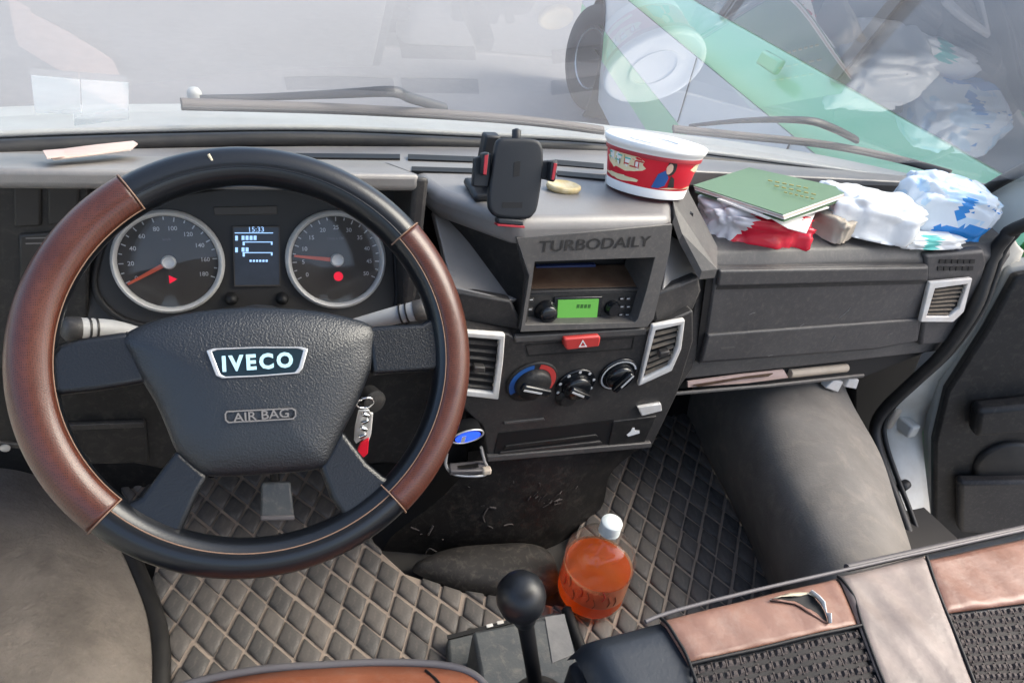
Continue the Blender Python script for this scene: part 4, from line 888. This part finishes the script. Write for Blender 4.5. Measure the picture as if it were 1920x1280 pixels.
for k in range(4):
    for i in range(4):
        da = -1.02 + k * .24 + rb_.uniform(-.07, .07); h = .048 - .008 * (k * .24 - .4) + rb_.uniform(-.006, .006); L_, t_ = (rb_.uniform(.05, .09), .0011) if i % 2 else (.012, rb_.uniform(.004, .006))
        bpatch('printed_stroke', [(da - L_, h - t_), (da + L_, h - t_), (da + L_, h + t_), (da - L_, h + t_)], M[rb_.choice(['gold', 'teal', 'red', 'wood'])], .0014)
bpatch('printed_band', blob(-.75, .022, .5, .004, 20, .3, 5), M['cream'], .0005)
bpatch('printed_shape', [(.12, .017), (.20, .038), (.34, .045), (.46, .034), (.42, .022), (.28, .017)], M['blue'], .0006)
bpatch('printed_shape', blob(.46, .05, .12, .012, 16, .12, 8), M['rubber'], .0006)
bpatch('printed_shape', blob(.42, .048, .075, .008, 14, .1, 9), M['skin'], .001)
bpatch('printed_shape', [(.50, .02), (.50, .038), (.60, .034), (.68, .02)], M['rubber'], .0007)
bpatch('printed_leaf', [(1.0, .048), (1.15, .056), (1.35, .056), (1.5, .06), (1.5, .045), (1.25, .044)], M['cream'], .0006)
bpatch('printed_band', [(.3, .0165), (.55, .0195), (.9, .0175), (1.3, .0215), (1.45, .0165)], M['cream'], .0008)
tk = thing('oval_trinket', 'small cream and gold oval disc lying beside the phone holder', 'trinket', px(1056, 355, PZ(STZ + .001)))
tc_ = px(1056, 354, PZ(STZ + .002)); t1 = (px(1085, 357, PZ(STZ + .002)) - px(1026, 350, PZ(STZ + .002))).normalized(); t2 = V(0, 0, 1).cross(t1)
P = [tc_ + t1 * .027 * math.cos(a) + t2 * .019 * math.sin(a) for a in [i * math.pi / 16 for i in range(32)]]
pillow('disc', P, V(0, 0, 1), [(.9, -.002), (1, .003), (.97, .0065), (.85, .008), (.7, .006), (.1, .0055)], M['ivory'], tk)
# folded note on the left
nt_ = thing('folded_note', 'folded pinkish paper note on the dashboard left of the wheel', 'paper', px(170, 290, PZ(.84)))
HP = (V(0, .3, .834), V(0, .245, 1).normalized())
prism('paper_fold', pxs([(82, 284), (118, 279), (180, 271), (250, 264), (258, 269), (246, 279), (180, 288), (98, 297)], lift(HP, .006)), V(0, 0, -.0015), M['pinkpaper'], nt_, bevel=0)
prism('paper_fold', pxs([(84, 289), (125, 284), (200, 275), (252, 269), (244, 281), (180, 290), (100, 299)], lift(HP, .003)), V(0, 0, -.0015), M['paper'], nt_, bevel=0)
prism('paper_fold', pxs([(80, 282), (118, 279), (122, 292), (88, 296)], lift(HP, .0085)), V(0, 0, -.0012), M['pinkpaper'], nt_, bevel=0)
# stickers on the inside of the screen
def onscreen(u, v, back=.004):
    d = ray(u, v); p0 = V(.55, .57, .775); n = V(0, -math.sin(SLA), -math.cos(SLA))
    x = 0
    for _ in range(20):
        k = YB(x) - .57; pl = (V(0, .57 + k, base_z(x)) + n * back, n); p = px(u, v, pl); t = (p.z - base_z(x)); x = .55 + (p.x - .55) / max(.5, (1 - .14 * t / math.sin(SLA) / 1.12)); x = max(-.5, min(1.5, x))
    return p
def base_z(x):
    for a, b in zip(BASE, BASE[1:]):
        if a.x <= x <= b.x: return a.z + (b.z - a.z) * (x - a.x) / max(1e-6, b.x - a.x)
    return BASE[0].z if x < BASE[0].x else BASE[-1].z
for q, lb in (([(58, 142), (150, 150), (152, 214), (66, 212)], 'left of two pale translucent stickers low on the windscreen'), ([(152, 150), (241, 156), (242, 224), (140, 236), (138, 215), (154, 212)], 'right of two pale translucent stickers low on the windscreen')):
    tag(prism('windscreen_sticker', [onscreen(u, v) for u, v in q], V(0, .0002, .0004), M['film'], None, bevel=0, base=onscreen(*q[-1])), lb, 'sticker', 'stickers on the windscreen')

# crumpled packets
def crumple(name, c, rad, rot, seed, m, parent, amp=.18, fr=2.2, flat=.35, mats=None, pick=None, lvl=4, sharp=.6):
    bm = bmesh.new(); bmesh.ops.create_icosphere(bm, subdivisions=lvl, radius=1); off = V(seed * 3.1, seed * 1.7, seed * .9)
    for v in bm.verts:
        d = v.co.normalized(); p = d * fr + off
        q = V(*[math.copysign(abs(t) ** sharp, t) for t in d])          # squarer than a ball
        w_ = p + noise.noise_vector(p * .8) * .5                        # folded film: flat facets meeting in sharp creases
        f1 = noise.voronoi(w_ * 1.1)[0]; f2 = noise.voronoi(w_ * 2.6 + V(5, 2, 1))[0]
        rg = 1.1 * (.45 - f1[0]) + .45 * (.4 - f2[0])
        k = 1 + amp * (noise.noise(p * .7) * .6 + 1.5 * rg)
        v.co = q * k
        v.co.z = max(v.co.z, -flat)
    E = Matrix.Rotation(rot[2], 3, 'Z') @ Matrix.Rotation(rot[1], 3, 'Y') @ Matrix.Rotation(rot[0], 3, 'X')
    loc = [v.co.copy() for v in bm.verts]; vs_ = [Vector(c) + E @ V(v.co.x * rad[0], v.co.y * rad[1], v.co.z * rad[2]) for v in bm.verts]
    fs = [[x.index for x in f.verts] for f in bm.faces]; fm = None
    if pick: fm = [pick(sum((loc[i] for i in f), V(0, 0, 0)) / 3) for f in fs]
    bm.free(); o = mesh(name, vs_, fs, m, parent, mats=mats, fm=fm)
    o.data.polygons.foreach_set('use_smooth', [True] * len(o.data.polygons))
    return o
TZ = .70
rp_ = thing('red_packet', 'crumpled red and white packet under the green booklet', 'packet', px(1400, 455, PZ(TZ)))
crumple('wrapper', px(1405, 424, PZ(.732)), (.104, .054, .045), (0, .05, R(-12)), 3, None, rp_, amp=.2, mats=[M['redgloss'], M['greyfilm']], lvl=5, pick=lambda p: 1 if p.x < -.42 + .25 * p.z + .1 * noise.noise(p * 5) else 0)
sh = thing('loose_papers', 'loose folded white papers sticking out under the green booklet', 'papers', px(1470, 440, PZ(.72)))
prism('sheet', [px(1440, 405, PZ(.777)), px(1530, 397, PZ(.772)), px(1512, 437, PZ(.765)), px(1478, 428, PZ(.762))], V(0, 0, -.0012), M['paper'], sh, bevel=0)
prism('sheet', [px(1345, 372, PZ(.785)), px(1555, 388, PZ(.783)), px(1500, 404, PZ(.779)), px(1440, 408, PZ(.779))], V(0, 0, -.003), M['paper'], sh, bevel=0)
bk_ = thing('green_booklet', 'green covered booklet with gold print lying on the packets', 'booklet', px(1450, 375, PZ(.79)))
def bookface(z, g=0):
    L = [(1300, 347, z), (1405, 314, z + .010), (1598, 356, z + .008), (1468, 402, z - .002)]
    return [px(u, v + g, PZ(zz)) for u, v, zz in L]
f0 = bookface(.792)
ctr = sum(f0, V(0, 0, 0)) / len(f0)
prism('cover', f0, V(0, 0, -.0015), M['booklet'], bk_, bevel=0)
for k, m in ((1, 'paper'), (2, 'pinkpaper'), (3, 'paper')): prism('pages', [p + V(.001 * k, -.0012 * k, -.0016 - .0022 * (k - 1)) for p in f0], V(0, 0, -.0016), M[m], bk_, bevel=0)
prism('cover', [p + V(.004, -.004, -.0105) for p in f0], V(0, 0, -.0012), M['booklet'], bk_, bevel=0)
BKP = (f0[0] + V(0, 0, .0008), (f0[1] - f0[0]).cross(f0[3] - f0[0]).normalized())
for k, (u0, v0, u1, v1) in enumerate([(1440, 338, 1520, 354), (1452, 348, 1535, 366), (1470, 360, 1530, 374)]):
    for i in range(6):
        a = px(u0 + (u1 - u0) * i / 6, v0 + (v1 - v0) * i / 6, lift(BKP, .0022)); b = px(u0 + (u1 - u0) * (i + .6) / 6, v0 + (v1 - v0) * (i + .6) / 6, lift(BKP, .0022))
        tube('gold_print', [a, b], .0013, M['gold'], bk_, res=5)
wbg = thing('plastic_bag', 'crumpled white plastic bag in the middle of the passenger shelf', 'plastic bag', px(1640, 455, PZ(TZ)))
crumple('bag_body', px(1622, 412, PZ(.748)), (.098, .058, .056), (0, .08, R(-18)), 8, M['plasticwhite'], wbg, amp=.2, fr=1.5, lvl=5)
crumple('bag_tail', px(1735, 452, PZ(.722)), (.085, .028, .016), (0, .0, R(-2)), 5, None, wbg, amp=.25, mats=[M['plasticwhite'], M['teal']], pick=lambda p: 1 if abs(p.x + .1) < .22 and p.y < -.2 else 0)
crumple('bag_fold', px(1560, 425, PZ(.735)), (.045, .04, .036), (0, 0, .5), 12, M['beige'], wbg, amp=.2, lvl=4)
blp = thing('tissue_pack', 'blue and white plastic tissue pack at the right end of the shelf', 'tissue pack', px(1770, 440, PZ(TZ + .02)))
def bluepick(p):
    if p.z < -.16 + .12 * math.sin(p.x * 3) and p.x > -.35 and p.y < .3: return 1
    if abs(p.x + .05 - .1 * p.z) < .12 and .1 < p.z < .75 and p.y < .4: return 1
    if noise.noise(p * 2.1 + V(4, 1, 7)) > .18: return 2
    if abs(noise.noise(V(p.x * 1.5, p.y, p.z * 5) + V(9, 3, 2))) < .03 and p.x > 0: return 1
    return 0
crumple('wrapper', px(1768, 392, PZ(.765)), (.105, .05, .062), (.1, .12, R(-14)), 21, None, blp, amp=.13, fr=1.7, mats=[M['packwhite'], M['packblue'], M['packlight']], pick=bluepick, lvl=5, flat=.9)
# papers in the lower shelf
pp = thing('shelf_papers', 'beige and red papers tucked in the slot under the glove box', 'papers', px(1400, 705, PY(.235)))
prism('paper', pxs([(1290, 716), (1385, 703), (1470, 694), (1478, 708), (1400, 718), (1290, 726)], PY(.236)), V(0, .004, 0), M['pinkpaper'], pp, bevel=0)
prism('paper', pxs([(1300, 722), (1400, 706), (1450, 700), (1440, 706), (1390, 711), (1310, 725)], PY(.233)), V(0, .002, 0), M['wood'], pp, bevel=0)
tag(tube('paper_roll', [px(1480, 700, PY(.245)), px(1586, 689, PY(.245))], .0095, M['beige'], None, res=14, base=px(1480, 701, PY(.232))), 'cream paper roll in the slot under the glove box', 'paper roll')

# ------------------------------------------------------------------ bottle, gear lever
fb = px(1104, 1112, PZ(.095)); fb = V(fb.x, fb.y, .0955)
bt = thing('drink_bottle', 'plastic bottle of orange tea with a white cap on the passenger mat', 'bottle', fb)
q_ = 1.0
BP_ = [(.05, 0), (.061, .004), (.064, .016), (.064, .03), (.0615, .036), (.0615, .088), (.064, .094), (.063, .112), (.053, .132), (.036, .148), (.021, .158), (.0165, .166), (.0165, .178)]
lathe('tea', [(.046, .003), (.058, .006), (.0615, .016), (.0615, .03), (.059, .036), (.059, .084), (.0005, .084)], fb, V(0, 0, 1), M['tea'], bt, res=40)
lathe('bottle_shell', BP_, fb, V(0, 0, 1), M['pet'], bt, res=48)
lathe('label_film', [(.0622, .038), (.0622, .086), (.0624, .086), (.0624, .038)], fb, V(0, 0, 1), clear('labelfilm', (1, .85, .72), haze=.42, hazec=(.62, .42, .3), ior=1.4), bt, res=48, ring=True)
lathe('cap', [(.0185, .174), (.0188, .192), (.0175, .195), (.001, .195)], fb, V(0, 0, 1), M['cap'], bt, res=32)
lathe('cap_ring', [(.0188, .170), (.0188, .1735), (.017, .1735), (.017, .170)], fb, V(0, 0, 1), M['cap'], bt, res=32, ring=True)
for k in range(7):
    a = math.atan2(CAM.y - fb.y, CAM.x - fb.x) + R(-50 + 16 * k)
    text('label_character', 'ICETEA*'[k], fb, V(1, 0, 0), V(0, 0, 1), .014, M['brown'], bt, bold=.01, wrap=lambda x, y, a=a: fb + V(math.cos(a + x / .0628) * .0628, math.sin(a + x / .0628) * .0628, .062 + y)) if False else None
for k in range(9):
    a = math.atan2(CAM.y - fb.y, CAM.x - fb.x) + R(-48 + 12 * k); h = .062 + .012 * math.sin(k * 2.3)
    P = [fb + V(math.cos(a + .05 * math.sin(t * 4)) * .0627, math.sin(a + .05 * math.sin(t * 4)) * .0627, h - .012 + .024 * t) for t in (0, .25, .5, .75, 1)]
    tube('label_mark', P, .0009, M['wood' if k % 3 else 'redstrip'], bt, res=5)

gc = thing('gear_console', 'grey plastic gear lever console box between the seats', 'console', px(980, 1200, PZ(.1)))
def fr(L, z): return [px(u, v, PZ(z)) for u, v in L]
prism('console_base', fr([(838, 1195), (1062, 1140), (1112, 1290), (1130, 1420), (850, 1420)], .115), V(0, 0, -.03), M['consolegrey'], gc, bevel=.006)
prism('console_box', fr([(885, 1182), (1002, 1160), (1058, 1150), (1082, 1230), (1090, 1420), (920, 1420), (898, 1250)], .20), V(0, 0, -.084), M['consolegrey'], gc, bevel=.006)
prism('taped_side', fr([(1022, 1156), (1058, 1150), (1078, 1225), (1036, 1242)], .2015), V(0, 0, -.001), M['tape'], gc, bevel=0)
prism('front_gap', fr([(838, 1190), (1000, 1150), (1004, 1156), (840, 1198)], .118), V(0, 0, -.002), M['black'], gc, bevel=0)
for u, v in ((918, 1172), (938, 1166)): box('chip', px(u, v, PZ(.119)), (.012, .006, .002), M['ventgrey'], gc, bevel=.001)
tube('side_cable', crspline(fr([(1062, 1142), (1080, 1190), (1100, 1245), (1112, 1300), (1118, 1400)], .12), 4), .010, M['black'], gc, res=8)
gk = px(977, 1118, PZ(.49)); gf = px(1012, 1330, PZ(.2))
gl_ = thing('gear_lever', 'black gear lever with a round ball knob beside the bottle', 'gear lever', gf)
ax = (gk - gf).normalized()
lathe('ball_knob', [(.0135, -.052), (.0155, -.04), (.020, -.028), (.027, -.014), (.0292, 0), (.028, .010), (.023, .0195), (.015, .0258), (.007, .0284), (.0005, .029)], gk, ax, M['knobblack'], gl_, res=40)
tube('shaft', [gf, gf.lerp(gk, .5), gk - ax * .05], [.011, .010, .0105], M['black'], gl_, res=16)
lathe('gaiter', [(.05, -.01), (.045, .012), (.032, .02), (.03, .03), (.02, .036), (.013, .05)], V(gf.x, gf.y, .2), V(0, 0, 1), M['rubber'], gl_, res=24)

# ------------------------------------------------------------------ seats
SZ = .42; YE = -.19
def zs(x, y, xl, xr, ye, rad=.03):
    z = SZ
    for d in (ye - y, x - xl, xr - x):
        if d < rad: k = 1 - max(d, -.0) / rad; z -= rad * (1 - math.sqrt(max(0, 1 - k * k)))
    return z + .004 * noise.noise(V(x * 9, y * 9, 0)) 
def seat(name, label, xl, xr, ye, panels, base):
    t = thing(name, label, 'seat', base)
    f = lambda x, y: zs(x, y, xl, xr, ye)
    def cu(a, b):
        x = xl + (xr - xl) * a; y = ye - .6 * b; return V(x, y, f(x, y) - .006)
    cg = grid('cushion', cu, 60, 40, M['blackleather'], t)
    prism('cushion_core', [V(xl + .001, ye - .001, SZ - .065), V(xr - .001, ye - .001, SZ - .065), V(xr - .001, ye - .6, SZ - .065), V(xl + .001, ye - .6, SZ - .065)], V(0, 0, -.2), M['blackleather'], t, bevel=.01)
    prism('seat_base', [V(xl + .04, ye - .06, SZ - .265), V(xr - .04, ye - .06, SZ - .265), V(xr - .04, ye - .55, SZ - .265), V(xl + .04, ye - .55, SZ - .265)], V(0, 0, -.09), M['black'], t, bevel=.01)
    return t, f
def panel(t, f, name, q, m, nu=30, nv=20, lift_=0, wr_=.0025, hole=None):
    A, B, C2, D2 = [px(u, v, PZ(SZ)) for u, v in q]
    def g(a, b):
        p = A.lerp(B, a).lerp(D2.lerp(C2, a), b); e = min(a, 1 - a, b, 1 - b)
        z = f(p.x, p.y) + lift_ - .004 * (1 - min(1, e / .06)) ** 2 + wr_ * noise.noise(V(p.x * 30, p.y * 14, 3)) * min(1, e / .1); return V(p.x, p.y, z)
    return grid(name, g, nu, nv, m, t, solid=.004)
ps, pf = seat('passenger_seat', 'passenger bench seat in torn tan and grey leather with woven inserts', .34, 1.36, -.176, None, (.85, -.4, .07))
panel(ps, pf, 'front_band', [(1240, 1158), (1572, 1078), (1612, 1172), (1292, 1244)], M['tan'], 44, 16, .002, .004)
panel(ps, pf, 'front_band', [(1735, 1050), (2000, 990), (2040, 1115), (1772, 1148)], M['tan'], 34, 16, .002, .004)
panel(ps, pf, 'centre_strip', [(1572, 1076), (1735, 1042), (1845, 1330), (1672, 1330)], M['greyleather'], 20, 40, .004, .005)
def weave(q, base):
    A, B, C2, D2 = [px(u, v, PZ(SZ)) for u, v in q]
    sheet = panel(ps, pf, 'woven_insert', q, M['weave'], 30, 20, -.003, .001)
    vs_ = []; fs = []
    U = (B - A).length; Wd = (D2 - A).length; nu, nv = int(U / .0105), int(Wd / .0125)
    for j in range(nv):
        for i in range(nu):
            a, b = (i + .5 + .25 * (j % 2)) / (nu + .5), (j + .5) / nv
            p = A.lerp(B, a).lerp(D2.lerp(C2, a), b); z = pf(p.x, p.y) - .003
            d1 = (B - A).normalized() * .0043 * random.uniform(.8, 1.1); d2 = (D2 - A).normalized() * .0044; h = V(0, 0, .0036 * random.uniform(.7, 1.2)); c = V(p.x, p.y, z); k = len(vs_)
            vs_ += [c - d1 - d2, c + d1 - d2, c + d1 + d2, c - d1 + d2, c - d1 * .5 - d2 * .5 + h, c + d1 * .5 - d2 * .5 + h, c + d1 * .5 + d2 * .5 + h, c - d1 * .5 + d2 * .5 + h]
            fs += [[k, k + 1, k + 5, k + 4], [k + 1, k + 2, k + 6, k + 5], [k + 2, k + 3, k + 7, k + 6], [k + 3, k, k + 4, k + 7], [k + 4, k + 5, k + 6, k + 7]]
            if i % 2 == 0:      # cross strands between the knots
                s_ = c + d1 * 1.25; k = len(vs_); w_ = d1 * .22; hh = V(0, 0, .0016)
                vs_ += [s_ - w_ - d2 * 1.3, s_ + w_ - d2 * 1.3, s_ + w_ + d2 * 1.3, s_ - w_ + d2 * 1.3]; vs_ += [v + hh for v in vs_[-4:]]
                fs += [[k + 4, k + 5, k + 6, k + 7], [k, k + 1, k + 5, k + 4], [k + 1, k + 2, k + 6, k + 5], [k + 3, k, k + 4, k + 7]]
    o = mesh('weave_knots', vs_, fs, M['weavelight'], ps); o['kind'] = 'stuff'
weave([(1293, 1246), (1614, 1174), (1675, 1330), (1330, 1400)], None)
weave([(1774, 1150), (2040, 1118), (2090, 1330), (1850, 1330)], None)
edge = crspline([px(u, v, PZ(SZ - .004)) for u, v in [(1150, 1262), (1156, 1225), (1188, 1180), (1248, 1150), (1400, 1110), (1570, 1071), (1735, 1034), (2000, 975)]], 6)
tube('edge_piping', edge[15:], .0028, M['piping'], ps, res=8)
tube('front_roll', [p + V(.004, .008, -.010) for p in edge[31:]], .006, M['piping'], ps, res=10)
for L in ([(1240, 1156), (1268, 1200), (1292, 1246), (1345, 1400)], [(1572, 1078), (1600, 1120), (1616, 1174), (1675, 1330)], [(1293, 1246), (1450, 1210), (1614, 1173)], [(1735, 1046), (1772, 1148), (1845, 1330)]):
    P = []
    for p in crspline([px(u, v, PZ(SZ)) for u, v in L], 6): P.append(V(p.x, p.y, pf(p.x, p.y) + .003))
    tube('seam', P, .0022, M['black'], ps, res=6)
# torn leather flap with the foam showing
tz = lambda u, v, h: (lambda p: V(p.x, p.y, pf(p.x, p.y) + h))(px(u, v, PZ(SZ)))
rg = random.Random(4)
up_ = [(1442, 1128), (1462, 1120), (1480, 1114), (1500, 1113), (1515, 1113), (1526, 1122), (1536, 1134), (1543, 1146), (1548, 1160), (1550, 1172)]
lo_ = [(1442, 1129), (1458, 1131), (1474, 1134), (1488, 1137), (1499, 1143), (1508, 1150), (1518, 1156), (1528, 1162), (1539, 1169), (1550, 1173)]
n_t = len(up_)
mesh('tear', [tz(u, v, .0035) for u, v in up_ + lo_], [[i, i + 1, n_t + i + 1, n_t + i] for i in range(n_t - 1)], M['black'], ps, solid=.001)
def fringe(name, L, w0, m, hh):
    a = [tz(u, v, .0045) for u, v in L]; b = [tz(u + rg.uniform(-3, 3), v + w0 * (1 + rg.uniform(-.6, .6)) * math.sin(math.pi * (i + .3) / len(L)), hh * rg.uniform(.5, 1.3)) for i, (u, v) in enumerate(L)]
    k = len(L); mesh(name, a + b, [[i, i + 1, k + i + 1, k + i] for i in range(k - 1)], m, ps, smooth=True, solid=.0014)
fringe('torn_edge', up_[:6], 7, M['foam'], .008)
fringe('torn_edge', up_[4:], 10, M['paper'], .014)
fringe('torn_flap', lo_, -5, M['tan'], .007)
ds, df = seat('driver_seat', 'front edge of the driver seat in orange brown leather', -.33, .30, -.118, None, (0, -.4, .07))
dedge = [px(u, v, PZ(SZ - .004)) for u, v in [(250, 1330), (350, 1283), (480, 1256), (600, 1247), (720, 1242), (830, 1247), (890, 1266), (930, 1310)]]
# the driver cushion follows the rounded front edge line
bpy.data.objects.remove([o for o in ds.children if o.name.startswith('cushion') and 'core' not in o.name][0])
for o in list(ds.children):
    if o.name.startswith('cushion_core'): o.location = V(0, -.09, 0)
dc = crspline(dedge, 5)
def dg(a, b):
    i = a * (len(dc) - 1); k = min(int(i), len(dc) - 2); p = dc[k].lerp(dc[k + 1], i - k); y = p.y - .005 - b * .34; x = p.x * (1 - .0 * b)
    z = SZ - .004 + .026 * math.sin(min(1, b * 5) * math.pi / 2) + .004 * noise.noise(V(x * 12, y * 30, 0)); return V(x, y, z)
grid('leather_top', dg, 48, 20, M['rust'], ds, solid=.006)
tube('edge_piping', dc, .0048, M['piping'], ds, res=8)
grid('front_skirt', lambda a, b: (lambda p: V(p.x, p.y + .002 - .05 * b, p.z - .004 - .16 * b))(dc[int(round(a * (len(dc) - 1)))]), len(dc) - 1, 6, M['blackleather'], ds)
P = [V(p.x, p.y, p.z) for p in (dg(.66, .02), dg(.675, .06), dg(.69, .12), dg(.70, .2))]
tube('seam', [p + V(0, 0, .001) for p in P], .0015, M['black'], ds, res=5)

# ------------------------------------------------------------------ wipers outside the glass
def wiper(label, blade, arm, rb):
    t = thing('windscreen_wiper', label, 'wiper', onscreen(*arm[0], -.02), 'windscreen wipers')
    B = crspline([onscreen(u, v, -.018) for u, v in blade], 5); A = crspline([onscreen(u, v, -.035) for u, v in arm], 5)
    tube('blade', B, rb, M['wiperbeige'], t, res=8, flat=.7); tube('blade_rubber', [p + V(0, -.004, -.005) for p in B], rb * .6, M['rubber'], t, res=6)
    tube('arm', A, [.004 + .006 * min(1, i / len(A) * 1.6) for i in range(len(A))], M['wiperarm'], t, res=8, flat=.6)
M['wiperbeige'] = mat('wiperbeige', (.075, .064, .058), .6, var=.3, vscale=20); M['wiperarm'] = mat('wiperarm', (.012, .015, .02), .5)
wiper('windscreen wiper in front of the driver, long brownish blade', [(340, 193), (480, 197), (650, 203), (850, 214), (1000, 226), (1130, 243)], [(375, 183), (500, 182), (640, 176), (735, 172), (770, 184), (835, 203)], .0075)
wiper('windscreen wiper on the passenger side in front of the white bus', [(1262, 240), (1400, 254), (1550, 270), (1680, 296), (1782, 324)], [(1292, 236), (1400, 226), (1510, 226), (1560, 240), (1605, 262)], .0065)
ex_ = thing('washer_nozzle', 'small white washer nozzle beyond the left end of the wiper blade', 'nozzle', onscreen(364, 172, -.05))
lathe('nozzle_body', [(.010, -.02), (.010, .0), (.007, .005), (.001, .006)], onscreen(364, 173, -.05), V(0, -.2, 1), M['vanwhite'], ex_, res=16)
